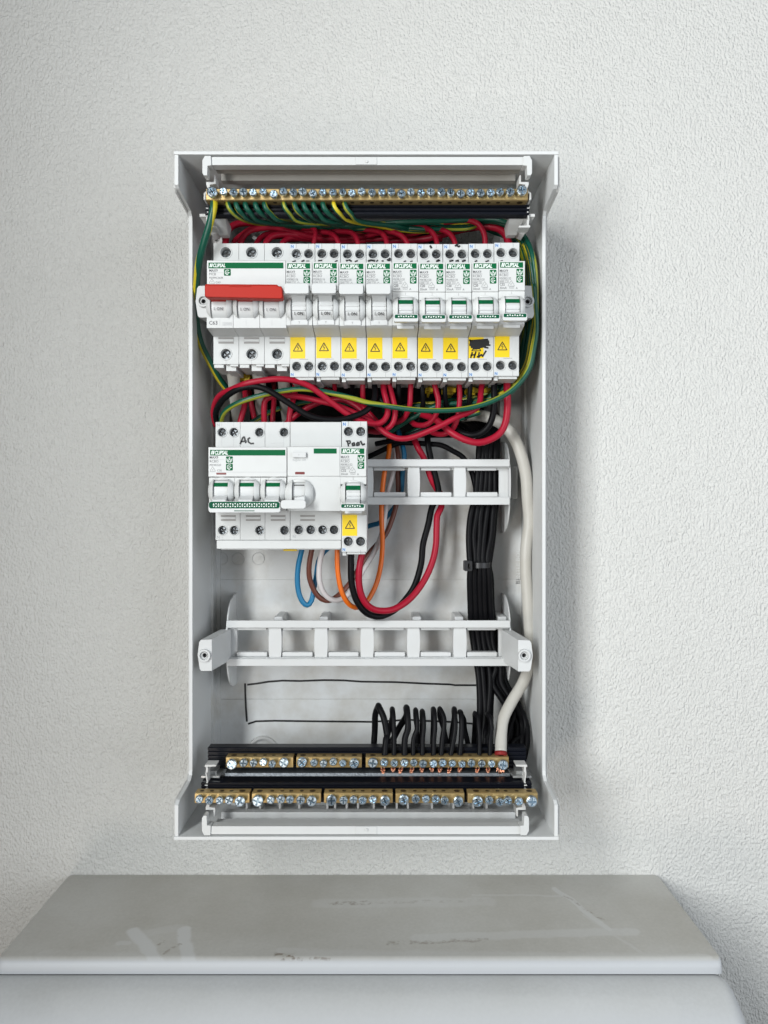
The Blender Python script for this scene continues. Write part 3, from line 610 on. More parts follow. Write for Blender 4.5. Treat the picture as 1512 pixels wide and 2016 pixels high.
def rcbo(xc, zt, on, code, rating, label, group, sticker=True, scrib=None, zdrop=0):
    """single-module earth-leakage breaker; local origin: module centre, top of nose"""
    root = bpy.data.objects.new('circuit_breaker', None); COL.objects.link(root); root.location = wpos(xc, 566, zt); root.empty_display_size = .01
    ORG[root.name] = wpos(0, 566, 0); tag(root, label, 'circuit breaker', group)
    H = 8.82
    def body(m):
        holes = [(-4.2, 12.9, 3.25), (4.45, 12.9, 3.25), (-4.2, -66.4+zdrop, 3.25), (4.45, -66.4+zdrop, 3.25)]
        shoulder(m, -H, H, -73.8+zdrop, 20.0, holes)
        m.prism_x([(501.2, -25), (501.2, -42.4), (504, -43.4), (DS+.1, -46.0), (DS+.1, -20), ], -H, H)
        m.box(-H, H, 501.2, DS+.1, -26, -1.2)
        m.box(-5.2, 7.8, 523, 540, -75.6+zdrop, -73.8+zdrop); m.box(-H+.5, -5.6, 524, 552, -76.6+zdrop, -73.8+zdrop)
    cached(('body', zdrop), 'body', body, [M['shoulder'], M['white']], root)
    def plate_(m):
        m.prism_x([(DN_, 0), (DN_, -19.6), (501.3, -20.2), (DS+.05, -20.2), (DS+.05, -.6), (DN_+.6, .2)], -H-.05, H-.1)
    cached('plate', 'face_plate', plate_, M['white'], root)
    cached('cheeks', 'lever_guard', lambda m: cheeks(m, 0, -31.5, 501.2, 8.8, 5.25), M['white'], root)
    def dr(m): drum(m, 0, -31.5, 4.95, on)
    dm = cached('drum', 'toggle', dr, M['lever'], root)
    if on:
        def hd(m):
            m.prism_y(rrect(-8.3, 7.6, -24.9, -18.3, 1.3), 487.5, 491.5); m.prism_y(rrect(-7.8, 8.2, -23.6, -17.2, 1.2), 490.2, 493)
            m.loft([(-4.6, 491, -20), (4.6, 491, -20), (4.6, 491, -24.2), (-4.6, 491, -24.2)], [(-4.6, 503, -24.5), (4.6, 503, -24.5), (4.6, 503, -29.5), (-4.6, 503, -29.5)])
        cached('hon', 'lever', hd, M['lever'], root)
        cached('ton', 'toggle_lettering', lambda m: (m.text('I.', -2.9, -36.6, 2.9, 496.8, bold=.03, sx=.9), m.text('ON', -1.0, -36.6, 2.9, 496.8, bold=.03, sx=.9)), M['black_print'], root, dm)
    else:
        def hd(m):
            m.loft([(-4.8, 490.5, -37.6), (4.8, 490.5, -37.6), (4.8, 490.5, -41), (-4.8, 490.5, -41)], [(-4.8, 503, -33), (4.8, 503, -33), (4.8, 503, -39), (-4.8, 503, -39)])
            m.prism_y(rrect(-8.0, 8.2, -43.2, -38.2, 1.2), 488.5, 492)
        lv = cached('hoff', 'lever', hd, M['lever'], root)
        cached('hoffg', 'green_label', lambda m: m.prism_y(rrect(-7.4, 7.6, -41.0, -38.6, .7), 488.35, 488.5), M['green_lever'], root, lv)
        def tri(m):
            for i in range(7):
                x = -4.8+i*1.62; u = 1 if i % 2 == 0 else -1
                m.add([(x-.62, 488.25, -39.8-.5*u), (x+.62, 488.25, -39.8-.5*u), (x, 488.25, -39.8+.55*u)], [(0, 1, 2)])
        cached('hofft', 'arrow_print', tri, M['white_print'], root, lv)
        def gs_(m):
            z0, z1 = -26.0, -29.0; f = lambda z: 507-math.sqrt(9.75**2-(z+31.5)**2)-.3
            m.add([(-4.9, f(z0), z0), (4.9, f(z0), z0), (4.9, f((z0+z1)/2), (z0+z1)/2), (-4.9, f((z0+z1)/2), (z0+z1)/2), (4.9, f(z1), z1), (-4.9, f(z1), z1)], [(0, 1, 2, 3), (3, 2, 4, 5)])
        cached('gst', 'green_strip', gs_, M['green_print'], root, dm)
        cached('offt', 'toggle_lettering', lambda m: m.text('O.OFF', 0, -28.5, 2.1, 497.4, align='CENTER', bold=.02, sx=.9), M['green_lever'], root, dm)
    d = DN_-.08
    cached('band', 'brand_band', lambda m: m.prism_y([(-8.0, -4.5), (7.5, -4.5), (7.5, -.8), (-8.0, -.8)], d, DN_+.01), M['green_print'], root)
    cached('brand', 'brand_lettering', lambda m: mark(m, -7.3, -3.95, 2.65, d-.06, 0), M['white_print'], root)
    def lt(m):
        m.text('MAX9', -8.3, -7.4, 2.35, d, bold=.012, sx=.92); m.ribbon([(-8.3, -8.05), (-2.2, -8.05)], .22, d)
        m.text('RCBO', -8.3, -10.3, 2.5, d, sx=.9); m.text(code, -8.3, -12.5, 2.2, d, sx=.78)
        m.text('6000', -7.9, -14.4, 1.7, d, sx=.8); m.text('3', -3.6, -14.4, 1.7, d); m.ribbon([(-8.3, -14.7), (-2.4, -14.7), (-2.4, -12.9), (-8.3, -12.9)], .14, d, close=True)
        m.ribbon([(-4.2, -14.7), (-4.2, -12.9)], .14, d)
        m.text(rating, -8.3, -16.6, 2.3, d, bold=.02, sx=.9); m.text('30mA', -8.3, -18.9, 2.3, d, sx=.88); m.text('A', 2.6, -18.9, 1.9, d)
        compliance(m, -2.6, -16.9, 4.3, d)
    cached(('lt', code, rating), 'rating_lettering', lt, M['grey_print'], root)
    gm = MB(); wm = MB(); icons(gm, wm, 3.0, -5.2, 4.5, DN_)
    if 'ig' not in _cache:
        _cache['ig'] = gm.mesh('icon', [M['green_print']], wpos(0, 566, 0)); _cache['iw'] = wm.mesh('icon_print', [M['white_print']], wpos(0, 566, 0))
    ic = cached('ig', 'icon', None, None, root); cached('iw', 'icon_print', None, None, root, ic)
    if sticker:
        zs = -45.7
        st_ = cached('st', 'warning_sticker', lambda m: m.box(-8.6, 1.9, DS-.15, DS+.02, zs-15, zs), M['yellow'], root)
        def wt(m):
            c = -3.2; z = zs-9.8; m.ribbon([(c-3.2, z), (c+3.2, z), (c, z+5.6)], .62, DS-.22, close=True)
            m.ribbon([(c+.3, z+4.1), (c-.55, z+2.5), (c+.5, z+2.3), (c-.1, z+.8)], .42, DS-.22)
        hz_ = cached('stt', 'hazard_symbol', wt, M['black_print'], root, st_)
        st_.location = (random.uniform(-.25, .35)/1000, 0, random.uniform(-.35, .35)/1000)
    cached('nb', 'terminal_mark_patch', lambda m: m.box(-8.6, -4.9, DS-.06, DS+.02, 16.6, 19.8), M['pale_blue'], root)
    cached(('nb', zdrop), 'terminal_mark_patch', lambda m: m.box(-8.6, -5.6, DS-.06, DS+.02, -73.4+zdrop, -71.0+zdrop), M['pale_blue'], root)
    def nt_(m):
        m.text('N', -8.0, 17.1, 2.9, DS-.1, bold=.03, sx=.95); m.text('N', -8.2, -73.1+zdrop, 2.8, DS-.1, bold=.03, sx=.95)
    cached(('nt', zdrop), 'terminal_mark', nt_, M['blue_print'], root)
    def seam(m):
        m.ribbon([(-4.2, 20), (-4.2, 16.3)], .16, DS-.03); m.ribbon([(4.45, 20), (4.45, 17)], .14, DS-.03); m.ribbon([(4.45, -70.6), (4.45, -73.8)], .14, DS-.03)
        m.ribbon([(-2, -61.4), (4, -61.4)], .22, DS-.03)
        m.ribbon([(0, -20.3), (0, -23.5)], .14, 501.1); m.ribbon([(-.3, -38.5), (-.3, -41.2)], .2, 501.1)
    cached('seam', 'mould_seam', seam, M['grey_print'], root)
    def tb(m): m.box(-5.6, 5.8, 500.9, 503, -42.0, -38.9)
    if on:
        t_ = cached('tb', 'test_button', lambda m: (m.box(-5.6, 5.8, 500.7, 503, -42.3, -38.7)), M['lever'], root)
        def tbl(m):
            m.ribbon([(-5.7, -42.2), (-5.7, -38.5), (5.9, -38.5), (5.9, -42.2)], .2, 500.65); m.text('T', 0, -41.4, 2.0, 500.6, align='CENTER')
        cached('tbl', 'button_lettering', tbl, M['grey_print'], root, t_)
    else:
        t_ = cached('tb2', 'test_button', lambda m: (m.box(-5.6, 5.8, 501.0, 503, -44.8, -42.6)), M['lever'], root)
    for hx in (-4.2, 4.45):
        for hz in (12.9, -66.4+zdrop):
            child('terminal_screw', SM['term'], root, hx+.1, DS+4.6, hz-.35, rot=random.uniform(0, 1.57), tilt=random.uniform(-.06, .06), scale=.99)
    root.rotation_euler = (0, random.uniform(-.004, .004), 0)
    if scrib:
        m = MB(); scrib(m, xc, zt)
        me = m.mesh('marker_writing', [M['marker']], wpos(xc, 566, zt)); o = bpy.data.objects.new('marker_writing', me); COL.objects.link(o); o.parent = root
    return root
def fr(pts, w_=1.0, d=DS-.3):       # pen stroke from photograph positions
    def f(m, d=d): m.ribbon(pxs(pts, DS), w_, d)
    return f
def scr(*strokes):
    def f(m, xc, zt):
        for i, s_ in enumerate(strokes): s_(m)
    return f
G1 = 'single pole breakers in the top row'
X0 = -64.4; ZT1 = Z(516, DN_)
lab = ['first narrow breaker right of the red-handled main switch, switched on, C16',
       'second narrow breaker of the top row, C16, switched on with its white lever up',
       'third narrow breaker of the top row, C20, switched on with its white lever up',
       'C20 breaker switched on, right beside the first green-labelled lever, scrawled on top',
       'first breaker from the left with its green-labelled lever down, C20',
       'second breaker from the left in the top row with its green lever down, C20',
       'third green-lever-down breaker of the top row, black ink blob above its right screw',
       'C20 breaker with H.W and a black scribble penned over its yellow sticker',
       'C32 breaker with green lever down at the right end of the top row']
pens = [scr(fr([(576, 515.5), (582, 513.8)], 1.0), fr([(594, 515), (599, 513)], 1.2), fr([(603, 514), (609, 514)], .6)),
        scr(fr([(627, 513.3), (634, 513)], 1.0), fr([(660, 515.5), (664, 513)], 1.0)),
        scr(fr([(682, 514), (686, 511), (692, 514.5)], 1.2), fr([(699, 515), (704, 513.5)], 1.0)),
        scr(fr([(725, 514), (731, 512.5), (738, 514)], 1.4), fr([(741, 515), (744, 512.5)], 1.0), fr([(752, 514), (755, 514)], 1.0), fr([(763, 513), (764, 509), (768, 509.5), (768, 513), (764, 513)], 1.2)),
        scr(fr([(795, 515.5), (799, 514)], .9), fr([(808, 515), (812, 514)], .8)),
        scr(fr([(847, 484), (849.5, 488.5)], 1.4), fr([(841, 515), (845, 514)], .8), fr([(859, 514.5), (866, 513)], 1.2), fr([(862, 515), (863, 509.5)], 1.0)),
        scr(fr([(896, 484.5), (901, 480.5), (899, 484), (903, 486), (905, 484)], 1.2), fr([(885, 514.5), (892, 513)], 1.2), fr([(897, 514.5), (902, 512.5), (902, 515)], 1.1), fr([(910, 514.5), (916, 512.8)], 1.3)),
        scr(*([fr([(926, 672), (960, 669.5), (926, 675.5), (962, 673), (925, 679), (962, 677), (928, 683), (956, 681), (932, 686), (944, 685)], 1.9), fr([(924.5, 670), (929, 672)], 1.4), fr([(954, 684), (961, 685)], 1.1), fr([(958, 680), (965, 679.5)], 1.1),
               fr([(930, 694), (927, 704.5)], 1.15), fr([(937, 693), (933.5, 704.5)], 1.15), fr([(927, 700), (936, 698)], 1.0), fr([(939.5, 702.5), (941, 702.5)], 1.2), fr([(943.5, 694), (942, 704), (948, 698), (950, 702), (957, 691)], 1.1)]),
            fr([(935, 515), (939, 513.5)], 1.0), fr([(956, 515), (962, 513.5)], 1.0)),
        scr(fr([(985, 515), (989, 513.3)], 1.0))]
for i in range(9):
    on = i < 4; code, rt = (('MX9R3116', 'C16') if i < 2 else ('MX9R3132', 'C32') if i == 8 else ('MX9R3120', 'C20'))
    rcbo(X0+18*i+9, ZT1+(.7 if i == 8 else [0, .1, -.3, -.2, 0, -.3, -.3, 0][i]), on, code, rt, lab[i], G1, scrib=pens[i])
rcbo(-18.75, Z(880.5, DN_), False, 'MX9R3132', 'C32', 'narrow breaker marked POOL in black pen, beside the bare mounting rail', None, zdrop=1.9,
     scrib=scr(fr([(684, 868.5), (686, 878.5)], 1.0), fr([(681.5, 868.5), (689, 868), (689.5, 872), (685.5, 874.5)], 1.0), fr([(697, 872), (693.5, 873.5), (694.5, 877.5), (698.5, 876.5), (697, 871.5)], 1.2),
               fr([(705, 871), (702.5, 873), (702.5, 877), (707, 876), (706.5, 870.5)], 1.2), fr([(710, 868.5), (712, 873), (714, 876), (718, 874)], 1.2)))

# --- three-pole main switch
ms = empty('main_switch', -91.2, 566, Z(717, DS), 'wide three-pole main switch with one long red handle, top left of the board', 'circuit breaker')
zt = Z(479, DS); zb = Z(717, DS); Zn = Z(512, DN_); Zm = Z(645, DN_)
xs = [-118.1+18*i for i in range(4)]
for i in range(3):
    m = MB(); x0, x1 = xs[i]+.1, xs[i+1]-.12; xc = (x0+x1)/2
    shoulder(m, x0, x1, zb, zt, [(xc-.2, Z(497, DS), 3.75), (xc-.1, Z(697, DS), 3.65)])
    m.prism_x([(501, Z(572, DN_)), (501, Zm), (DS+.1, Zm-1.2), (DS+.1, Z(560, DS))], x0, x1)
    for zz in (664, 673): m.box(xc-5.4, xc+5.4, DS-.05, DS+.3, Z(zz+3.6, DS), Z(zz, DS), mi=2)
    b = m.build('pole_body', [M['shoulder'], M['white'], M['slot']], ms)
    m = MB(); m.box(xc-5.4, xc+5.4, DS-.55, DS-.06, Z(673, DS), Z(668, DS)); m.build('vent_bar', M['shoulder'], b)
    m = MB(); m.box(xc-8.6, xc-2, DS+1, 548, zb-2.4, zb); m.box(xc-.5, xc+6.5, DS+3, 552, zb-4.2, zb); m.box(xc+3, xc+8.4, DS+.6, 540, zb-1.4, zb); m.build('terminal_shroud', M['shoulder'], b)
    term(ms, b, xc-.2, Z(497, DS), True); term(ms, b, xc-.1, Z(697, DS), True)
    m = MB(); cc = X([432, 484, 535][i], DN_); zc = Z(603, DN_)
    cheeks(m, cc, zc, 501, 8.6, 5.5); m.build('lever_guard', M['white'], ms)
    m = MB(); m.cyl_x(507, zc, 9.7, cc-5.2, cc+5.2, 40); t = m.build('toggle', M['lever'], ms)
    m = MB(); m.text('I.', cc-3.0, Z([611, 612, 613][i], 497), 3.0, 496.7, bold=.01, sx=.9); m.text('ON', cc-1.1, Z([611, 612, 613][i], 497), 3.0, 496.7, bold=.01, sx=.9); m.build('toggle_lettering', M['grey_print'], t)
    m = MB(); m.ribbon([(cc, Z(629, DN_)), (cc, Z(640, DN_))], .15, 500.9); m.ribbon([(xc-.1, zb), (xc-.1, zb+5)], .2, DS-.05); m.ribbon([(xc-.2, zt), (xc-.2, zt-2)], .16, DS-.05)
    m.ribbon([(xc-.1, Z(657, DS)), (xc-.1, Z(662, DS))], .15, DS-.05); m.cyl(cc+7.4, Z(613, DN_), .45, 500.85, 501, 8)
    m.build('mould_seam', M['pale_print'], ms)
m = MB(); xa, xb = X(407.5, DN_), X(562, DN_)
m.prism_x([(DN_, Zn-.4), (DN_, Z(573, DN_)), (501, Z(574, DN_)), (DS+.05, Z(574, DN_)), (DS+.05, Zn-.2), (DN_+.6, Zn)], xa, xb)
m.build('face_plate', M['white'], ms)
d = DN_-.08
m = MB(); m.prism_y(pxs([(410.5, 528.5), (558, 528.5), (558, 517), (410.5, 517)], DN_), d, DN_+.01); m.build('brand_band', M['green_print'], ms)
m = MB(); mark(m, X(412.5, DN_), Z(526, DN_), 2.4, d-.06, 0); m.build('brand_lettering', M['white_print'], ms)
m = MB(); x_ = X(412, DN_); m.text('MAX9', x_, Z(535, DN_), 2.4, d, bold=.02, sx=.92); m.text('MCB', x_, Z(542, DN_), 2.3, d); m.text('MX9MC363R', x_, Z(549, DN_), 2.0, d, sx=.85)
m.text('C63', X(424.5, DN_), Z(558, DN_), 2.0, d); compliance(m, X(412, DN_), Z(558, DN_), 3.6, d, False)
m.text('C63', X(411, DN_), Z(638.5, DN_), 3.7, 500.9, bold=.012, sx=.95)
m.build('rating_lettering', M['grey_print'], ms)
m = MB(); m.text('60003', X(439.5, DN_), Z(639, DN_), 2.2, 500.9); m.ribbon(pxs([(438, 640), (455.5, 640), (455.5, 634), (438, 634)], DN_), .14, 500.9, close=True); m.ribbon([(x_, Z(536.5, DN_)), (X(440, DN_), Z(536.5, DN_))], .14, d); m.build('rating_lettering', M['pale_print'], ms)
g, w2 = MB(), MB(); icons(g, w2, X(441, DN_), Z(529.5, DN_), 4.6, DN_, both=False); ic = g.build('icon', M['green_print'], ms); w2.build('icon_print', M['white_print'], ic)
m = MB(); dh = 486.5
prf = pxs([(402.5, 562), (405, 558.5), (545, 559.5), (548, 562.5), (553.5, 563), (555.5, 566), (556.5, 585), (553.5, 588), (407, 584.5), (402.5, 582)], dh)
m.loft([(a, dh+.9, b) for a, b in prf], [(a, 493, b) for a, b in prf]); cxp = sum(a for a, b in prf)/10; czp = sum(b for a, b in prf)/10
m.loft([(cxp+(a-cxp)*.985, dh, czp+(b-czp)*.86-.5) for a, b in prf], [(a, dh+.9, b) for a, b in prf])
for cc in (432, 484, 535):
    c_ = X(cc, DN_); m.loft([(c_-5, 492, Z(575, 492)), (c_+5, 492, Z(575, 492)), (c_+5, 492, Z(585, 492)), (c_-5, 492, Z(585, 492))], [(c_-5, 503, Z(588, 503)), (c_+5, 503, Z(588, 503)), (c_+5, 503, Z(602, 503)), (c_-5, 503, Z(602, 503))])
m.box(X(452, dh), X(494, dh), dh-.25, dh+1, Z(564.5, dh), Z(562, dh))
m.build('handle', M['redlever'], ms)

# --- three-pole air-conditioning breaker with its residual-current module
ac = empty('wide_breaker', X(548, DS), 566, Z(1081, DS), 'wide three-pole breaker marked AC in black pen, with an earth-leakage module joined on its right', 'circuit breaker')
zt, zb = Z(831, DS), Z(1063, DS); Zn, Zm = Z(880, DN_), Z(1006, DN_)
xa = [X(424.3, DS), X(473, DS), X(521.8, DS), X(571, DS)]
hs = [[(437, 851), (460.5, 851), (438, 1044), (461, 1044)], [(510.5, 851), (511, 1044)], [(559, 851), (560, 1044)]]
for i in range(3):
    m = MB(); shoulder(m, xa[i]+.08, xa[i+1]-.1, zb, zt, [(X(a, DS), Z(b, DS), 3.1) for a, b in hs[i]])
    m.box(xa[i]+.08, xa[i+1]-.1, 501, DS+.1, Zm, Z(940, DN_))
    c_ = [449.5, 498.5, 547.5][i]
    for zz in (1014, 1022): m.box(X(c_-14.5, DS), X(c_+14.5, DS), DS-.05, DS+.3, Z(zz+3.6, DS), Z(zz, DS), mi=2)
    b = m.build('pole_body', [M['shoulder'], M['white'], M['slot']], ac)
    m = MB(); m.box(X(c_-14.5, DS), X(c_+14.5, DS), DS-.5, DS-.06, Z(1022, DS), Z(1017.8, DS)); m.build('vent_bar', M['shoulder'], b)
    for a, b2 in hs[i]: term(ac, b, X(a, DS), Z(b2, DS))
    cc = X([436, 487, 538][i], DN_); zc = Z(967, DN_)
    m = MB(); cheeks(m, cc, zc, 501, 8.5, 5.1); m.build('lever_guard', M['white'], ac)
    m = MB(); m.cyl_x(507, zc, 9.7, cc-4.8, cc+4.8, 40); t = m.build('toggle', M['lever'], ac)
    f = lambda z: 507-math.sqrt(9.75**2-(z-zc)**2)-.12; z0, z1 = zc+5.6, zc+3.0; zh = (z0+z1)/2
    m = MB(); m.add([(cc-4.75, f(z0), z0), (cc+4.75, f(z0), z0), (cc+4.75, f(zh), zh), (cc-4.75, f(zh), zh), (cc+4.75, f(z1), z1), (cc-4.75, f(z1), z1)], [(0, 1, 2, 3), (3, 2, 4, 5)]); m.build('green_strip', M['green_print'], t, root=ac)
m = MB(); x0, x1 = X(571.6, DS), X(671.8, DS)
mh = [(588, 1043), (611.5, 1043), (635, 1043), (657.5, 1043)]
shoulder(m, x0, x1, zb, zt, [(X(a, DS), Z(b, DS), 3.1) for a, b in mh]); m.box(X(565.5, DN_), X(670, DN_), 501, DS+.1, Zm, Z(938, DN_))
for zz in (1014, 1022): m.box(X(591, DS), X(620, DS), DS-.05, DS+.3, Z(zz+3.6, DS), Z(zz, DS), mi=2)
b = m.build('module_body', [M['shoulder'], M['white'], M['slot']], ac)
for a, b2 in mh: term(ac, b, X(a, DS), Z(b2, DS))
cc, zc = X(589, DN_), Z(972, DN_)
m = MB(); cheeks(m, cc, zc, 501, 9.5, 4.4, Rr=10.4, H=7.2); m.build('lever_guard', M['white'], ac)
m = MB(); m.cyl_x(507, zc, 9.9, cc-4.1, cc+4.1, 40); t = m.build('toggle', M['lever'], ac)
m = MB(); m.box(cc-3.4, cc+3.6, 498.6, 500, zc+5.3, zc+6.1); m.build('toggle_slot', M['hole'], t, root=ac)
m = MB(); m.loft([(X(580, 491), 491, Z(980, 491)), (X(600, 491), 491, Z(977, 491)), (X(600, 491), 491, Z(990, 491)), (X(580, 491), 491, Z(990, 491))], [(cc-4, 503, zc), (cc+4, 503, zc), (cc+4, 503, zc-7), (cc-4, 503, zc-7)])
m.prism_y(rrect(X(553, 487), X(602, 487), Z(1001.5, 487), Z(984.5, 487), 1.9), 486.5, 491); m.build('lever', M['lever'], ac)
m = MB(); m.prism_x([(DN_, Zn-.3), (DN_, Z(938, DN_)), (501, Z(939, DN_)), (DS+.05, Z(939, DN_)), (DS+.05, Zn-.1), (DN_+.6, Zn)], X(410.5, DN_), X(564.3, DN_)); m.build('face_plate', M['white'], ac)
m = MB(); m.prism_x([(DN_, Zn), (DN_, Z(937, DN_)), (501, Z(938, DN_)), (DS+.05, Z(938, DN_)), (DS+.05, Zn+.1), (DN_+.6, Zn+.4)], X(565.8, DN_), X(669, DN_)); m.build('face_plate', M['white'], ac)
m = MB(); m.prism_y(rrect(X(576.5, DN_), X(603, DN_), Z(901, DN_), Z(890.5, DN_), .6), 497.6, DN_+.1); t = m.build('test_button', M['lever'], ac)
m = MB(); m.text('T', X(589, DN_), Z(898.5, DN_), 1.9, 497.5, align='CENTER'); m.text('Regular test', X(576.5, DN_), Z(907.5, DN_), 2.2, DN_-.08, sx=.85); m.build('button_lettering', M['pale_print'], ac)
m = MB(); m.prism_y(rrect(X(581, DN_), X(600, DN_), Z(934, DN_), Z(929, DN_), .5), DN_-.1, DN_+.01); m.prism_y(rrect(X(426, DN_), X(445.5, DN_), Z(934.5, DN_), Z(930.5, DN_), .1), DN_-.1, DN_+.01); m.build('fault_indicator', M['red_print'], ac)
m = MB(); m.prism_y(pxs([(413.7, 896.8), (561.8, 896.8), (561.8, 885.6), (413.7, 885.6)], DN_), d, DN_+.01); m.build('brand_band', M['green_print'], ac)
m = MB(); m.prism_y(pxs([(617.7, 893), (662.8, 893), (662.8, 883), (617.7, 883)], DN_), d, DN_+.01); m.build('brand_band', M['green_print'], ac)
m = MB(); mark(m, X(415.5, DN_), Z(894.8, DN_), 2.55, d-.06, 0); m.build('brand_lettering', M['white_print'], ac)
m = MB(); x_ = X(413, DN_); m.text('MAX9', x_, Z(902.8, DN_), 2.4, d, bold=.02, sx=.92); m.text('RCBO', x_, Z(910.5, DN_), 2.4, d, sx=.95); m.text('MX9R3520', x_, Z(917.5, DN_), 2.0, d, sx=.85)
m.text('C20', X(427.5, DN_), Z(928, DN_), 1.9, d); compliance(m, X(413.5, DN_), Z(928, DN_), 3.6, d, False); m.build('rating_lettering', M['grey_print'], ac)
m = MB(); m.ribbon(pxs([(413, 904.8), (441, 904.8)], DN_), .14, d); m.ribbon(pxs([(411, 929.5), (425, 929.5)], DN_), .14, d); m.ribbon(pxs([(446, 929.5), (564, 929.5)], DN_), .16, d)
m.text('N', X(427, DS), Z(839.5, DS), 3.0, DS-.06, bold=.02); m.text('N', X(427, DS), Z(1060.5, DS), 3.0, DS-.06, bold=.02); m.text('N', X(576.5, DS), Z(1059, DS), 2.8, DS-.06, bold=.02)
for px in (436.5, 460, 558.5): m.ribbon(pxs([(px, 831), (px, 839)], DS), .14, DS-.05); m.ribbon(pxs([(px, 862), (px, 879)], DS), .14, DS-.05)
for px in (437.5, 461, 511, 560): m.ribbon(pxs([(px, 1056), (px, 1063)], DS), .14, DS-.05)
m.ribbon(pxs([(533, 873), (558.5, 872)], DS), .14, DS-.05)
m.build('mould_seam', M['pale_print'], ac)
g, w2 = MB(), MB(); icons(g, w2, X(445, DN_), Z(898.5, DN_), 4.6, DN_); ic = g.build('icon', M['green_print'], ac); w2.build('icon_print', M['white_print'], ic)
m = MB()
for st_ in ([(473, 874), (478, 862), (481, 860), (484, 872)], [(475, 869.5), (485, 868.5)], [(492, 862), (488.5, 864), (489, 870), (494, 873.5), (499.5, 873)]): m.ribbon(pxs(st_, DS), 1.15, DS-.3)
m.build('marker_writing', M['marker'], ac)
m = MB(); m.prism_y(rrect(X(410.5, 488), X(552, 488), Z(1009, 488), Z(987, 488), 1.8), 488, 492.5)
for cc in (436, 487, 538):
    c_ = X(cc, DN_); m.loft([(c_-4.6, 492, Z(984, 492)), (c_+4.6, 492, Z(984, 492)), (c_+4.6, 492, Z(995, 492)), (c_-4.6, 492, Z(995, 492))], [(c_-4.6, 503, Z(968, 503)), (c_+4.6, 503, Z(968, 503)), (c_+4.6, 503, Z(988, 503)), (c_-4.6, 503, Z(988, 503))])
lv = m.build('lever', M['lever'], ac)
m = MB(); m.prism_y(rrect(X(411.5, 488), X(550.5, 488), Z(1001, 488), Z(987.8, 488), 1.5), 487.8, 488.01); gl = m.build('green_label', M['green_lever'], lv, root=ac)
m = MB()
for i in range(27):
    x = X(420.5+i*4.72, 487.5)
    for j, zz in enumerate((992.2, 996.8)):
        u = (1 if (i+j) % 2 == 0 else -1); z = Z(zz, 487.5); m.add([(x-.62, 487.65, z-.5*u), (x+.62, 487.65, z-.5*u), (x, 487.65, z+.5*u)], [(0, 1, 2)])
m.build('arrow_print', M['white_print'], lv, root=ac)
m = MB(); m.box(X(461, 487.9), X(501, 487.9), 487.8, 488, Z(1006.5, 487.9), Z(1005, 487.9)); m.build('green_line', M['green_lever'], lv, root=ac)
m = MB(); m.box(X(427, DS), X(671.5, DS), DS-1.0, 545, Z(1080.5, DS), Z(1063.6, DS), ch=.4); m.box(X(434, DS), X(669, DS), DS+2, 548, Z(1082.5, DS), Z(1080, DS)); m.build('terminal_cover', M['white'], ac)
m = MB(); m.box(X(557, DS), X(584, DS), DS+1, 552, Z(1085, DS), Z(1081.6, DS), ch=.4); m.build('rail_clip', M['yellow_clip'], ac)
# yellow rail clips seen beneath the top row
for i, (a, b, y0, y1) in enumerate([(838, 852, 764, 772), (871, 897, 764, 773), (917, 941, 765, 774), (953, 965, 765, 774), (472, 493, 737, 750)]):
    m = MB(); m.box(X(a, 558), X(b, 558), 556, 566, Z(y1, 558), Z(y0, 558), ch=.4); m.box(X(a, 558)+2, X(b, 558)-2, 557.5, 575, Z(y1, 558)-1.5, Z(y0, 558)+1)
    tag(m.build('rail_clip', M['yellow_clip']), ['small yellow rail clip under the fifth narrow breaker', 'yellow rail clip under the seventh narrow breaker of the top row', 'yellow rail clip under the breaker penned H.W', 'yellow rail clip under the top row, rightmost of all', 'yellow rail clip between the grey cables under the main switch'][i], 'clip', 'yellow rail clips behind the top row')

# ------------------------------------------------------------------ cabinet below the board
CZ = -298.0
def on_top(px, py):             # photograph position on the cabinet's top, in metres
    d_ = 298.0*F/(py-CY); return ((px-CX)*d_/F/1000, (d_-WALL)/1000)
SMEARS = [((262, 1832), (311, 1892), .0058, .8), ((362, 1830), (371, 1891), .0055, .8), ((238, 1856), (252, 1856), .0035, .45), ((285, 1838), (350, 1826), .006, .25),
    ((302, 1864), (350, 1842), .0016, -.5), ((315, 1882), (357, 1858), .0016, -.45), ((553, 1883), (588, 1887), .0030, -1.0), ((543, 1880), (556, 1881), .0022, -.7), ((597, 1884), (662, 1887), .0012, -.6),
    ((550, 1872), (592, 1872), .0040, .3), ((632, 1779), (960, 1775), .0085, .28), ((655, 1778), (725, 1777), .0038, -.5), ((740, 1777), (950, 1773), .0026, -.22), ((930, 1762), (1110, 1764), .0018, .3), ((1093, 1749), (1200, 1830), .0032, .55),
    ((1110, 1764), (1190, 1812), .0014, -.4), ((820, 1847), (1245, 1833), .0062, .38), ((765, 1858), (960, 1850), .0032, -.4), ((600, 1884), (1390, 1894), .011, .30), ((1262, 1890), (1392, 1884), .0045, .4),
    ((1150, 1800), (1270, 1882), .0018, .25), ((90, 1880), (420, 1893), .008, .2)]
M['cab'] = dusty_material('dusty_grey_powder_coat', [(*on_top(*a), *on_top(*b), w_, amt) for a, b, w_, amt in SMEARS])
M['cover'] = dusty_material('lightly_dusty_powder_coat', [((-.02), -.150, .06, -.152, .004, -.25), (-.20, -.135, .18, -.14, .01, .3)], (.50, .51, .515, 1), (.45, .455, .45, 1))
cab = empty('metal_cabinet', -14, 560, CZ-400, 'dusty pale grey metal cabinet under the switchboard with a rounded front edge', 'cabinet')
def arc_profile(pts): return pts
bt = MB(); n = 6
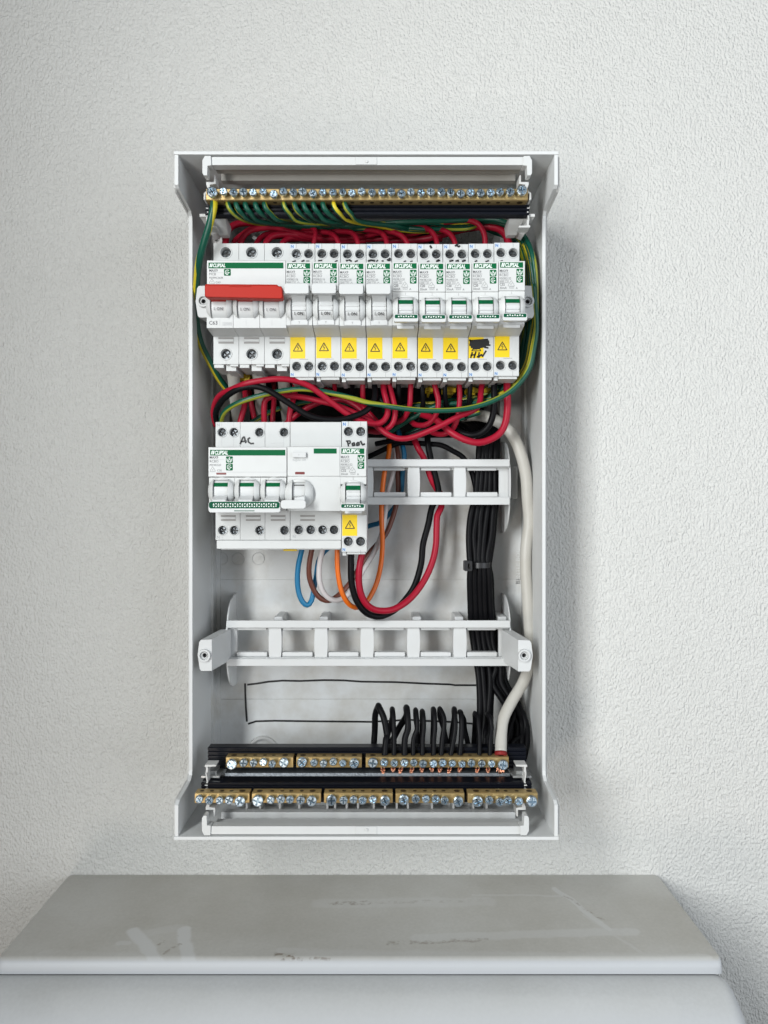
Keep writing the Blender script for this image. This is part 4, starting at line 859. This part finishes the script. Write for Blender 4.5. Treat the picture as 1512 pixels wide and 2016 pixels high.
pr = [(605.8, CZ)]+[(490.5+5.5-5.5*math.sin(R(90*i/8)), CZ-5.5+5.5*math.cos(R(90*i/8))) for i in range(9)]+[(490.5, CZ-9.2), (494, CZ-9.8), (605.8, CZ-9.8)]
xl, xr = -255.5, 227.0
# top panel, corners at the wall rounded
def top_slab(m, pr, xl, xr, cr, seg=8):
    st = []
    for i in range(seg+1):
        a = R(90*i/seg); st.append((xl+cr-cr*math.sin(math.pi/2-a+0)*1 if False else xl+cr-cr*math.cos(a), cr-cr*math.sin(a)))
    xs_ = [(x, dr) for x, dr in st]+[(xl+xr-x, dr) for x, dr in reversed(st)]
    rows = [[(x, d-(dr if d > 604 else 0)+(dr*.4 if d < 500 else 0), z-(dr*.12)) for d, z in pr] for x, dr in xs_]
    k_ = len(pr); vs = [p for r_ in rows for p in r_]
    m.add(vs, [(i*k_+j, (i+1)*k_+j, (i+1)*k_+(j+1) % k_, i*k_+(j+1) % k_) for i in range(len(rows)-1) for j in range(k_)], 0, False)
    m.add(rows[0], [tuple(range(k_))]); m.add(rows[-1], [tuple(range(k_))])
top_slab(bt, pr, xl, xr, 5)
bt.build('top_panel', M['cab'], cab)
m = MB(); m.box(xl+3, xr-3, 497, 605.8, CZ-430, CZ-9.9); m.build('cabinet_body', M['cab'], cab)
m = MB(); f = []
RR = 45
prf = [(488.5, CZ-11.2)]+[(462+0-0, 0)]*0
prf = [(493, CZ-430), (493, CZ-10.4)]+[(490.5-RR*math.sin(R(90*i/12)), CZ-9.9-RR+RR*math.cos(R(90*i/12))) for i in range(13)]+[(490.5-RR, CZ-430)]
dx0, dx1 = -270.0, 232.0
rows = []; cr = 12
for i in range(9):
    a = R(90*i/8); rows.append((dx0+cr-cr*math.cos(a), cr-cr*math.sin(a)))
rows = rows+[(dx0+dx1-x, q) for x, q in reversed(rows)]
vs = []; kk = len(prf)
for x, q in rows:
    for (dd, zz) in prf: vs.append((x, dd+(q*.6 if dd < 480 else 0), zz-(q if zz > CZ-200 else 0)))
m.add(vs, [(i*kk+j, (i+1)*kk+j, (i+1)*kk+(j+1) % kk, i*kk+(j+1) % kk) for i in range(len(rows)-1) for j in range(kk)], 0, True)
m.add(vs[:kk], [tuple(range(kk))]); m.add(vs[-kk:], [tuple(range(kk))])
m.build('front_cover', M['cover'], cab)

# ------------------------------------------------------------------ cables
def W(pts): return [P(*p) for p in pts]
def dd(pts, d0, d1=None):
    """spread depth evenly along a list of photograph positions"""
    n = len(pts); d1 = d0 if d1 is None else d1
    return [(p[0], p[1], p[2]) if len(p) == 3 else (p[0], p[1], d0+(d1-d0)*i/max(1, n-1)) for i, p in enumerate(pts)]
def cable(pts, r, material, label, cat='cable', group=None, name='cable', stripe=None, twist=0, phase=0, seg=10, mats=None):
    m = MB(); m.tube(W(pts), r, n=seg, stripe=stripe, twist=twist, phase=phase)
    o = m.build(name, mats or material, org=wpos(*P(*pts[0])))
    return tag(o, label, cat, group)
EARTH = [M['greenw'], M['yelloww']]
def earth(pts, r, label, phase=0, twist=.9, group='green and yellow earth cables', bright=False, seg=12, wide=False):
    return cable(pts, r, None, label, group=group, stripe=((0, 1, 2, 3, 4) if wide == 2 else (0, 1, 2, 3) if wide else (0, 1, 2) if bright else (0, 1), 1), twist=twist, phase=phase, seg=seg, mats=[M['greenw'], M['yellowb' if bright else 'yelloww']], name='earth_cable')
# thick earth cable down the left side
earth([(421, 395, 506), (420.5, 408, 502), (412, 444, 504), (399, 486, 510), (391, 520, 518), (387, 560, 530), (385.5, 600, 540), (388, 645, 545), (397, 680, 548), (413, 713, 552), (431, 745, 560), (450, 770, 570), (464, 792, 585), (480, 805, 620)], 2.55,
      'thick green and yellow earth cable bowing down the left side of the enclosure', phase=-130, twist=lambda l: -252*min(1, l/55), bright=True, wide=2)
# thirteen-odd earth cables from the top bar, sweeping right and round the breakers
starts = [448, 464, 482, 502, 520, 558, 579, 597, 616, 635, 656, 678]
ords = ['second', 'third', 'fourth', 'fifth', 'sixth', 'eighth', 'ninth', 'tenth', 'eleventh', 'twelfth', 'thirteenth', 'fourteenth']
ring = [(985, 434), (1012, 446), (1035, 472), (1049, 508), (1056, 560), (1058, 633), (1052, 683), (1042, 725), (1017, 760), (985, 782)]
cxr, cyr = 880, 610
for i, x in enumerate(starts):
    j = i % 6; yr = 430+(i % 6)*3.4; dr = 546+j*3
    run = 70+18*(i % 3)
    p = [(x, 397, 506), (x+3, 409, 504), (x+12, 420, 508), (x+32, 432+(i % 3)*2, 518+i % 4), (x+run, 440+(i % 4)*2, 541+(i % 5)*2)]
    q = x+run+60
    while q < 930: p.append((q, yr+8+3*math.sin(q*.02+i), dr+6*math.sin(q*.013+i*2))); q += 75
    p.append((945, yr+2, dr))
    for k_, (a, b) in enumerate(ring):
        ux, uy = cxr-a, cyr-b; l = math.hypot(ux, uy); off = j*5.2
        p.append((a+ux/l*off+1.2*math.sin(i*3+k_), b+uy/l*off+1.2*math.cos(i*5+k_), (534 if 3 <= k_ <= 7 else 542)+j*4.5))
    if i == 5: pass
    p += [(940-12*(i % 4), 795-2*j, 556+j*4), (870-14*(i % 5), 803-4*(i % 3), 575), (820-16*(i % 5), 806+3*(i % 4), 600), (800-10*(i % 3), 808, 640)]
    earth(p, 1.75, 'green and yellow earth cable leaving the %s screw of the top brass bar' % ords[i], phase=(i*67) % 360, twist=.3+.3*(i % 4), bright=i in (1, 7, 8, 10), seg=12)
# long earth cable running back across to the AC breaker
earth(dd([(1050, 560, 530), (1056, 640, 530), (1050, 690, 529), (1040, 728, 529), (1018, 758, 528), (991, 779, 528), (949, 797, 528), (898, 807, 528), (836, 808, 529), (785, 803, 530), (748, 797, 531), (720, 792, 531), (694, 784, 531), (648, 773, 531), (601, 766, 530), (567, 768, 530), (520, 777, 530), (474, 791, 532), (446, 807, 538), (436, 824, 546), (437, 838, 552)], 530), 1.9,
      'green and yellow earth cable sweeping across the gap to the AC breaker', phase=-60, wide=True, twist=lambda l: 88 if l < 170 else 88-168*min(1, (l-170)/45))
earth(dd([(495, 832), (518, 818), (544, 806), (575, 797), (610, 790), (660, 790), (710, 800)], 565, 590), 1.9, 'green and yellow earth cable low behind the red cables above the AC breaker', phase=20)
earth(dd([(760, 856), (790, 836), (816, 821), (841, 806), (875, 796), (930, 790), (975, 775), (1010, 750)], 566, 548), 1.8, 'green and yellow earth cable curling down between the red loops right of the POOL breaker', phase=90)
earth(dd([(800, 856), (822, 846), (850, 838), (900, 826), (945, 812)], 575, 560), 1.8, 'short yellow-green earth cable below the red loops near the orange cable', phase=200, bright=True)

# red cables above the top row
TR = [
 ([(447, 497, 545), (444, 478, 547), (447, 458, 552), (461, 443, 556), (483, 439, 560), (515, 440, 563), (560, 448, 572), (620, 455, 582)], 2.5, 'thick red cable arching out of the leftmost pole of the main switch'),
 ([(462, 497, 552), (460, 478, 556), (477, 462, 560), (499, 450, 562), (545, 445, 566), (610, 452, 574), (680, 455, 582)], 2.1, 'red cable rising second from the left behind the main switch'),
 ([(474, 497, 545), (474, 478, 546), (481, 463, 547), (499, 452, 549), (536, 448, 550), (568, 455, 552), (600, 463, 555), (640, 470, 560), (700, 470, 570)], 2.2, 'red cable looping from behind the left pole towards the narrow breakers, foremost of the bundle'),
 ([(500, 497, 548), (507, 477, 552), (522, 463, 556), (556, 457, 560), (600, 462, 566), (660, 462, 574)], 2.2, 'red cable rising behind the middle pole of the main switch'),
 ([(522, 497, 545), (524, 478, 546), (538, 464, 548), (570, 461, 552), (610, 468, 558), (660, 470, 562)], 2.3, 'red cable rising right of the middle pole of the main switch'),
 ([(552, 497, 546), (557, 478, 550), (572, 468, 554), (602, 470, 560), (660, 474, 566), (720, 474, 570)], 2.2, 'red cable rising behind the right pole of the main switch'),
 ([(617, 497, 545), (618, 478, 545), (621, 462, 545), (618, 450, 548), (598, 450, 554), (560, 452, 562)], 1.75, 'red cable standing straight up behind the first narrow breaker'),
 ([(670, 497, 545), (666, 477, 545), (658, 464, 546), (642, 457, 550), (605, 456, 556), (560, 458, 564)], 1.9, 'red cable arching left from the second narrow breaker of the top row'),
 ([(706, 497, 545), (704, 476, 545), (698, 463, 546), (684, 456, 549), (650, 457, 555), (610, 466, 562)], 1.9, 'red cable arching left from the third narrow breaker of the top row'),
 ([(761, 497, 545), (761, 477, 545), (756, 464, 546), (742, 455, 549), (712, 452, 554), (670, 452, 562), (610, 458, 570)], 1.95, 'red cable arching left from the fourth narrow breaker of the top row'),
 ([(806, 497, 545), (801, 477, 545), (791, 465, 546), (773, 457, 549), (748, 458, 554), (716, 466, 562), (670, 470, 568)], 1.95, 'red cable arching left from the fifth narrow breaker of the top row'),
 ([(861, 497, 545), (860, 477, 545), (853, 460, 546), (838, 449, 549), (816, 447, 552), (789, 456, 558), (762, 468, 565), (700, 474, 572)], 1.95, 'red cable arching left from the sixth narrow breaker of the top row'),
 ([(900, 497, 545), (895, 476, 545), (887, 462, 546), (871, 453, 549), (848, 452, 554), (800, 462, 562), (740, 466, 570)], 1.95, 'red cable arching left from the seventh narrow breaker, beside the black ink blob'),
 ([(955, 497, 545), (955, 478, 545), (953, 460, 544), (941, 441, 544), (917, 433.5, 545), (882, 437, 549), (842, 445, 556), (790, 458, 566), (720, 462, 574)], 2.0, 'tallest red arch, coming up out of the breaker penned H.W'),
 ([(1003, 497, 545), (1001, 478, 546), (993, 459, 547), (977, 449, 550), (956, 446.5, 553), (922, 449, 557), (869, 462, 563), (829, 471, 568), (760, 474, 574)], 2.7, 'thick red cable arching out of the rightmost breaker of the top row'),
]
for i, (p, r, lb_) in enumerate(TR): cable(p, r, M['red'], lb_, group='red cables above the top row')
cable(dd([(520, 467), (600, 461), (700, 460), (790, 463), (850, 468)], 578, 584), 2.3, M['red'], 'dark red cable lying furthest back in the bundle above the top row', group='red cables above the top row')
cable(dd([(560, 472), (640, 466), (720, 468), (810, 474), (870, 470)], 574, 580), 2.3, M['red'], 'red cable lying lowest in the bundle just over the top row', group='red cables above the top row')
cable(dd([(630, 441), (700, 446), (780, 450), (860, 447), (940, 446), (990, 452), (1012, 478)], 585, 570), 2.0, M['black'], 'black cable lying behind the red arches at the top', group='black cables')
cable(dd([(850, 490), (848, 474), (838, 462), (790, 456), (730, 458)], 572, 584), 2.0, M['black'], 'short black cable behind the sixth narrow breaker of the top row', group='black cables')

# three grey-white cables under the main switch
for i, (a, l) in enumerate([(459, 'left'), (509, 'middle'), (557, 'right')]):
    m = MB(); m.tube(W([(a-3, 706, 545), (a-2, 728, 547), (a+1, 745, 551), (a+3, 765, 558), (a+6, 800, 575), (a+10, 830, 600), (a+14, 840, 640)]), 4.6, n=16)
    tag(m.build('mains_cable', M['sheath'], org=wpos(*P(a, 728, 547))), 'thick grey-white cable under the %s pole of the main switch' % l, 'cable', 'grey-white mains cables')

# cables between the rows
BR = [
 ([(425, 838, 556), (420, 815, 550), (424, 792, 542), (436, 776, 535), (463, 763.5, 528), (486, 754.5, 524), (520, 748.5, 523), (550, 746, 523), (578, 749, 524), (606, 758.5, 526), (629, 774, 528), (659, 797, 531), (690, 819, 534), (725, 833, 536), (750, 832, 537), (763, 815, 538), (761, 791, 539), (756, 771, 541), (754, 748, 545)], 2.15, 'long red cable arching from the far left end of the AC breaker, foremost'),
 ([(470, 842, 548), (475, 822, 548), (481, 800, 549), (483, 782, 552), (481, 762, 560), (478, 740, 575)], 2.1, 'short red cable standing between the left and middle grey cables'),
 ([(521, 842, 546), (520, 822, 544), (520, 800, 542), (524, 786, 541), (544, 779, 540), (569, 779, 540), (601, 783, 541), (631, 790, 541), (659, 797, 541), (694, 811, 541), (725, 826, 541), (745, 842, 541), (765, 856, 540), (787, 863.5, 539), (815, 860, 538), (861, 841, 536), (898, 822, 535), (925, 811, 535), (939, 803, 537), (945, 790, 540), (947, 771, 543), (950, 748, 547)], 2.15, 'long red cable looping low past the orange cable, up to the breaker penned H.W'),
 ([(569, 842, 545), (570, 822, 544), (573, 800, 545), (580, 776, 548), (581, 756, 556), (578, 735, 575)], 2.2, 'red cable rising behind the right grey cable above the AC breaker'),
 ([(537, 842, 560), (537, 820, 560), (539, 796, 562), (540, 765, 570), (536, 740, 590)], 1.9, 'red cable in shadow between the middle and right grey cables'),
 ([(505, 838, 575), (499, 815, 575), (495, 795, 574), (490, 770, 578)], 2.1, 'red cable deepest in shadow beside the middle grey cable'),
 ([(560, 838, 562), (580, 820, 560), (601, 805, 558), (636, 790, 556), (671, 787, 554), (699, 798, 552), (722, 818, 550), (745, 838, 548)], 2.2, 'red cable crossing behind the black one over the AC breaker module'),
 ([(640, 766, 562), (666, 778, 558), (690, 790, 556), (718, 806, 552), (738, 826, 549), (746, 836, 548)], 2.1, 'red cable running down beside the long red arch towards the POOL breaker'),
 ([(764, 748, 545), (768, 764, 545), (773, 783, 543), (778, 808, 541), (775, 830, 541), (764, 843, 543), (745, 850, 548), (725, 848, 555)], 2.1, 'red cable making a tight bend under the fourth narrow breaker'),
 ([(757, 748, 544), (757, 768, 546), (763, 790, 548), (764, 810, 549), (757, 826, 549), (740, 834, 550), (720, 830, 552)], 2.0, 'red cable doubled against another beneath the fourth narrow breaker'),
 ([(809, 748, 545), (808, 776, 545), (806, 800, 547), (796, 822, 552), (780, 832, 558), (765, 834, 570)], 2.0, 'red cable dropping from the fifth narrow breaker of the top row'),
 ([(853, 748, 545), (858, 768, 545), (863, 790, 545), (860, 812, 546), (850, 829, 549), (836, 837, 552), (818, 836, 558), (806, 826, 568)], 2.1, 'red cable looping left under the sixth narrow breaker of the top row'),
 ([(903, 748, 545), (905, 772, 545), (904, 800, 546), (900, 825, 547), (890, 846, 549), (872, 855, 552), (855, 853, 558), (840, 846, 570)], 2.0, 'red cable dropping from the seventh narrow breaker to a bend low at the right'),
 ([(998, 746, 543), (998.5, 772, 541), (999, 800, 540), (996, 828, 540), (988, 848, 540), (972, 862, 540), (944, 871.5, 540), (916, 866, 541), (889, 852, 543), (868, 834, 547), (851, 823, 552), (820, 812, 565)], 2.6, 'thick red cable hanging in a big U under the rightmost breaker'),
 ([(715, 748, 545), (714, 770, 546), (716, 792, 550), (722, 806, 556)], 2.0, 'red cable dropping straight down from the third narrow breaker of the top row'),
 ([(657, 748, 548), (659, 768, 556), (656, 788, 572)], 1.7, 'short red cable stub under the second narrow breaker'),
 ([(617, 748, 550), (620, 762, 558), (630, 776, 575)], 1.7, 'short red cable stub under the first narrow breaker'),
]
for p, r, l in BR: cable(p, r, M['red'], l, group='red cables between the two rows')
BB = [
 ([(432, 842, 556), (425.5, 826, 551), (426, 808, 543), (440, 786, 533), (467, 767, 527), (500, 760.5, 525), (527, 768, 525), (555, 785, 526), (578, 800, 527), (606, 817, 528), (636, 825.5, 529), (671, 826, 530), (694, 820.5, 531), (717, 811, 533), (732, 797, 536), (739, 776, 540), (735, 748, 546)], 2.2, 'long black cable snaking from the left end of the AC breaker'),
 ([(740, 778, 544), (751, 789, 543), (763, 804, 543), (767, 822, 546), (762, 840, 556)], 2.0, 'short black cable bent around the doubled red cables'),
 ([(784, 748, 546), (785, 775, 548), (785, 800, 556), (790, 820, 575)], 1.9, 'black cable dropping beside the red one of the fifth narrow breaker'),
 ([(829, 748, 546), (832, 775, 548), (832, 800, 554), (822, 825, 570)], 1.9, 'black cable dropping under the sixth narrow breaker of the top row'),
 ([(877, 748, 546), (876, 775, 548), (879, 800, 554), (880, 825, 568)], 1.9, 'black cable dropping under the seventh narrow breaker of the top row'),
 ([(926, 748, 546), (925, 775, 547), (922, 800, 552), (915, 825, 565)], 1.9, 'black cable dropping under the breaker penned H.W'),
 ([(972.5, 746, 544), (973, 775, 543), (973, 800, 543), (968, 826, 544), (958, 844, 546), (942, 855, 547), (923, 857, 548), (904, 850, 551), (885, 838, 558)], 2.4, 'thick black cable hanging in a U inside the thick red one at the right'),
 ([(740, 874, 572), (770, 868, 566), (798, 861, 560), (831, 848, 556), (866, 836, 556), (900, 826, 562)], 2.1, 'black cable lying along the underside of the long red loop'),
 ([(715, 903, 582), (735, 895, 580), (760, 883, 578), (783, 873, 578), (805, 872, 578), (846, 874, 578), (870, 877, 578), (890, 887, 578), (912, 901, 578), (928, 928, 577), (937, 965, 576), (941, 1000, 574)], 2.1, 'black cable arching over the bare rail from behind the POOL breaker into the black bundle'),
 ([(692, 775, 560), (694, 760, 550), (690, 745, 545)], 1.8, 'short black cable stub under the third narrow breaker'),
]
for p, r, l in BB: cable(p, r, M['black'], l, group='black cables')

# coloured cables looping beneath the AC and POOL breakers
LO = [
 ('bluew', 2.0, [(596, 1068, 545), (594, 1083, 546), (588, 1110, 548), (585.5, 1137, 550), (588, 1166, 552), (596, 1185, 553), (605, 1191.5, 554), (613, 1183, 556), (618, 1160, 559), (622, 1137, 562), (629, 1100, 570), (650, 1076, 580), (690, 1050, 588), (728, 1035, 590), (748, 1029, 588), (766, 1012, 584), (781, 992, 582), (790, 968, 580), (792.5, 933, 579), (796, 897, 580), (790, 868, 585), (783, 845, 610)], 'blue cable looping under the leakage module of the AC breaker'),
 ('brownw', 2.0, [(617, 1068, 545), (614, 1083, 546), (609, 1110, 548), (609, 1135, 551), (617, 1160, 554), (630, 1177, 557), (646, 1182.5, 560), (664, 1174, 564), (687, 1150, 569), (709, 1115, 574), (731, 1084, 578), (758, 1054, 580), (772, 1022, 580), (781, 990, 579), (784, 965, 578), (783, 930, 578), (783, 895, 579), (778, 868, 585), (772, 845, 610)], 'brown cable looping under the AC breaker next to the blue one'),
 ('whitew', 2.05, [(638, 1068, 545), (634, 1085, 546), (629, 1112, 548), (628.5, 1140, 550), (635, 1163, 553), (647, 1177, 556), (664, 1182, 560), (684, 1172, 565), (700, 1149, 570), (716, 1121, 574), (736, 1088, 576), (751, 1052, 577), (758, 1012, 577), (763, 972, 577), (773, 935, 577), (779, 895, 580), (772, 868, 586), (768, 845, 610)], 'white cable looping under the AC breaker between brown and orange'),
 ('orangew', 1.95, [(664, 1066, 545), (664, 1085, 545), (665, 1125, 546), (672, 1162, 548), (684, 1186, 551), (699, 1196, 556), (714, 1191, 562), (726, 1179, 566), (741, 1149, 569), (750, 1110, 570), (753, 1066, 571), (751, 1021, 571), (752, 975, 571), (757, 930, 572), (765, 895, 575), (766, 868, 580), (762, 845, 605)], 'orange cable looping under the AC breaker and up behind the bare rail'),
 ('black', 2.45, [(692, 1070, 543), (691, 1086, 542), (691, 1115, 542), (692, 1146, 543), (700, 1178, 545), (714, 1200, 548), (731, 1211.5, 552), (752, 1213, 556), (778, 1200, 562), (800, 1178, 566), (817, 1151, 568), (829, 1110, 570), (833, 1071, 571), (843, 1033, 573), (850, 1000, 576), (861, 980, 576), (863, 964, 576), (856, 933, 575), (848, 903, 574), (842, 870, 575), (843, 848, 590)], 'thick black cable looping below the POOL breaker and up through the bare rail'),
 ('red', 2.5, [(712, 1070, 543), (713, 1086, 541), (708, 1115, 540), (706.5, 1146, 541), (712, 1173, 543), (725, 1193, 546), (746, 1202, 550), (776, 1199, 555), (808, 1178, 560), (833, 1146, 564), (850, 1110, 567), (858, 1075, 569), (859.5, 1040, 570), (861, 1015, 572), (869, 997, 575), (868, 975, 578), (858, 960, 579), (848, 940, 577), (836, 905, 575), (822, 880, 574), (812, 855, 580)], 'thick red cable looping below the POOL breaker beside the thick black one'),
]
for mk, r, p, l in LO: cable(p, r, M[mk], l, group='coloured cables looping below the lower breakers')

# big grey-white cable down the right side
m = MB(); wp_ = [(900, 826, 610), (925, 818, 590), (955, 820, 575), (985, 833, 568), (1008, 856, 564), (1024, 890, 562), (1035, 935, 563), (1039, 990, 565), (1041.5, 1030, 566), (1036, 1075, 566), (1035, 1120, 566), (1038, 1170, 566), (1041, 1220, 567), (1044, 1270, 567), (1041, 1310, 565), (1029, 1345, 560), (1008, 1380, 554), (992, 1412, 547), (987, 1440, 540), (986, 1484, 529)]
m.tube(W(wp_), 4.5, n=20, taper=lambda t: 1-.06*t)
wc = m.build('mains_cable', M['sheath'], org=wpos(*P(925, 818, 590))); tag(wc, 'long grey-white cable snaking down the right side into the last neutral screw', 'cable', 'grey-white mains cables')
m = MB(); m.tube(W([(986, 1480, 529.5), (986, 1488.5, 528)]), 4.45, n=18); m.build('red_core', M['redcore'], wc)
for k_ in range(7):
    m = MB(); a = 979+k_*2.4; m.tube(W([(a, 1508, 527), (a+random.uniform(-1, 1), 1516, 526.5), (a+random.uniform(-2, 2), 1521+random.uniform(-1, 3), 526)]), .42, n=6, step=1); m.build('copper_strand', M['copper'], wc)

# black bundle down the right of the board
random.seed(11)
nb_c = 12; top = [(905, 838), (915, 846), (925, 842), (935, 850), (945, 846), (952, 852), (960, 848), (967, 854), (974, 846), (946, 862), (958, 864), (930, 862)]
pos = ['leftmost', 'second from left', 'third from left', 'fourth from left', 'fifth from left', 'middle', 'just right of the middle', 'third from right', 'second from right', 'rightmost']
for i in range(nb_c):
    row = i // 10; t = (i % 10)/9 if row == 0 else (.3+.35*(i-10)); j = random.uniform(-1.5, 1.5); d0 = 572+(2.6 if i % 2 else -1.0)+(5 if row else 0)
    f = lambda a, b: a+(b-a)*t+random.uniform(-1.6, 1.6)
    p = [(f(890, 970), 815+random.uniform(0, 8), 625), (f(915, 972), 838, 592), (f(941, 978), 862, 579), (f(942, 978), 892, d0+2), (f(941, 979), 935, d0+4), (f(936, 978), 975, d0+2), (f(926, 974), 1015, d0), (f(922, 971), 1055, d0-3), (f(925.5, 964), 1095, d0-6), (f(927, 964), 1114, d0-6.5), (f(926, 966), 1140, d0-5), (f(925, 970), 1190, d0), (f(927, 973), 1235, d0+4), (f(934, 976), 1270, d0+4)]
    if t < .62:
        p += [(f(938, 992), 1312, d0), (f(942, 990), 1350, d0-4), (f(944, 985), 1400, d0-10), (f(941, 984), 1445, 558), (f(935, 988), 1485, 552), (f(920, 985), 1508, 552)]
    else:
        u = (t-.62)/.38
        p += [(f(944, 990), 1312, d0), (966+u*30, 1345, d0-2), (990+u*30, 1385, d0-6), (1002+u*34, 1425, 566), (1000+u*38, 1460, 558), (1010+u*22, 1490, 553), (1000+u*26, 1510, 552)]
    cable(p, 2.3, M['black'], ('black bundled cable, %s where the cable tie grips it' % pos[i]) if i < 10 else ['black cable at the back of the tied bundle, left of its middle', 'black cable at the back of the tied bundle, right of its middle'][i-10], group='black bundle down the right side')
for i, p in enumerate([[(985, 1330, 572), (1000, 1370, 570), (1012, 1400, 566), (1003, 1435, 560), (996, 1470, 556), (994, 1500, 554)], [(1018, 1388, 568), (1034, 1420, 566), (1030, 1445, 562), (1008, 1462, 556), (1000, 1495, 554)]]):
    cable(p, 2.1, M['black'], ['black cable strand between the bundle and the grey-white cable', 'black cable crossing low in the lower right corner'][i], group='black bundle down the right side')
# cable tie
tie = empty('cable_tie', X(942, 560), 560, Z(1114, 560), 'black nylon cable tie around the black bundle', 'cable tie')
m = MB(); zt_, zb_ = Z(1108, 560), Z(1118.5, 560); xa_, xb_ = X(926, 560), X(967.5, 560)
el = [(xa_+(xb_-xa_)/2*(1-math.cos(a)), 565.5-7.2*math.sin(a)) for a in [i*2*math.pi/32 for i in range(32)]]
m.loft([(x, d, zt_) for x, d in el], [(x, d, zb_) for x, d in el], smooth=True, caps=False)
m.loft([(x*1.0+(.9 if x < X(946, 560) else -.9), 565+(d-565)*.88, zt_) for x, d in el], [(x+(.9 if x < X(946, 560) else -.9), 565+(d-565)*.88, zb_) for x, d in el], smooth=True, caps=False)
m.build('strap', M['tie'], tie)
m = MB(); x0, x1, z0, z1 = X(913.5, 555), X(929, 555), Z(1124, 555), Z(1104, 555)
m.plate(rrect(x0, x1, z0, z1, .9), [[(x0+2.6, z0+1.6), (x0+4.5, z0+1.6), (x0+4.5, z1-1.9), (x0+2.6, z1-1.9)]], 553, 561); m.build('head', M['tie'], tie)

# black neutral tails arching into the upper links, bare copper poking out below
TL = [ # x in bar, apex x, apex y, rear x, rear y, radius
 (757, 746, 1388, 736, 1470, 2.35, 'leftmost and widest black loop'), (775, 773, 1393.5, 760, 1470, 1.85, 'second black loop from the left'),
 (796, 801, 1391, 768, 1470, 2.35, 'third black loop, thick, leaning'), (813, 819, 1395, 822, 1470, 1.75, 'fourth black loop from the left'),
 (831, 832, 1397.5, 829, 1470, 1.8, 'fifth black loop from the left'), (853, 854, 1393.5, 851, 1470, 1.9, 'middle black loop'),
 (868, 867, 1393.5, 880, 1470, 1.9, 'seventh black loop, bowed to the right'), (887, 895, 1393.5, 886, 1470, 1.9, 'eighth black loop, leaning left at its foot'),
 (905, 907, 1399, 922, 1470, 1.95, 'ninth black loop with its rear leg slanting right'), (943, 936, 1401.5, 932, 1470, 1.7, 'second black loop from the grey-white cable'),
 (964, 960, 1403, 952, 1470, 1.7, 'black loop next to the grey-white cable')]
for i, (bx, ax, ay, rx, ry, r, nm) in enumerate(TL):
    p = [(bx, 1497, 527), (bx+.5, 1486, 527.5), (bx+(3 if i in (0, 6, 8) else 1 if i not in (7,) else 6), 1455, 531)]
    if i == 0: p += [(762, 1448, 533), (756, 1415, 536)]
    elif i == 6: p += [(873, 1440, 533), (874, 1415, 536)]
    elif i == 7: p += [(896, 1435, 533), (896, 1415, 536)]
    elif i == 9: p += [(942, 1430, 534), (941, 1412, 537)]
    elif i == 10: p += [(968, 1435, 534), (965, 1414, 537)]
    else: p += [(ax+2, 1435, 533), (ax+1.5, 1412, 536)]
    p += [(ax, ay+4, 541), (ax-1.5, ay+3.5, 547)]
    p += [(ax-(7 if i == 0 else 1 if i != 8 else -6), ay+18, 552), ((ax+rx)/2-(3 if i == 0 else 0), 1435, 556), (rx, ry, 556), (rx, 1495, 556)]
    c = cable(p, r, M['black'], nm+' above the upper brass links', group='black loops above the upper brass links')
    # doubled, twisted copper end
    cx_ = [753, 774, 790, 812, 830, 849, 867, 886, 906, 941, 961][i]; tilt_ = random.uniform(-3, 3); ln_ = random.uniform(10, 15)
    for s_ in range(2):
        m = MB(); pts = []
        for q in range(25):
            u = q/24; a = math.pi*u; yy = 1509+math.sin(a)*ln_; xx = cx_-3.2*math.cos(a)+tilt_*math.sin(a)
            ph = u*22+s_*math.pi; pts.append((xx+1.15*math.cos(ph), yy+.9*math.sin(ph), 526.5+.5*math.sin(ph)))
        m.tube(W(pts), .48, n=6, step=.8); m.build('copper_end', M['copper'], c)

for o in COL.objects:
    if o.name.split('.')[0] in ('mould_seam', 'arrow_print'): o['kind'] = 'stuff'

for o in COL.objects:
    if o.name.startswith(('marker_writing', 'terminal_mark')) and 'patch' not in o.name: o['kind'] = 'stuff'
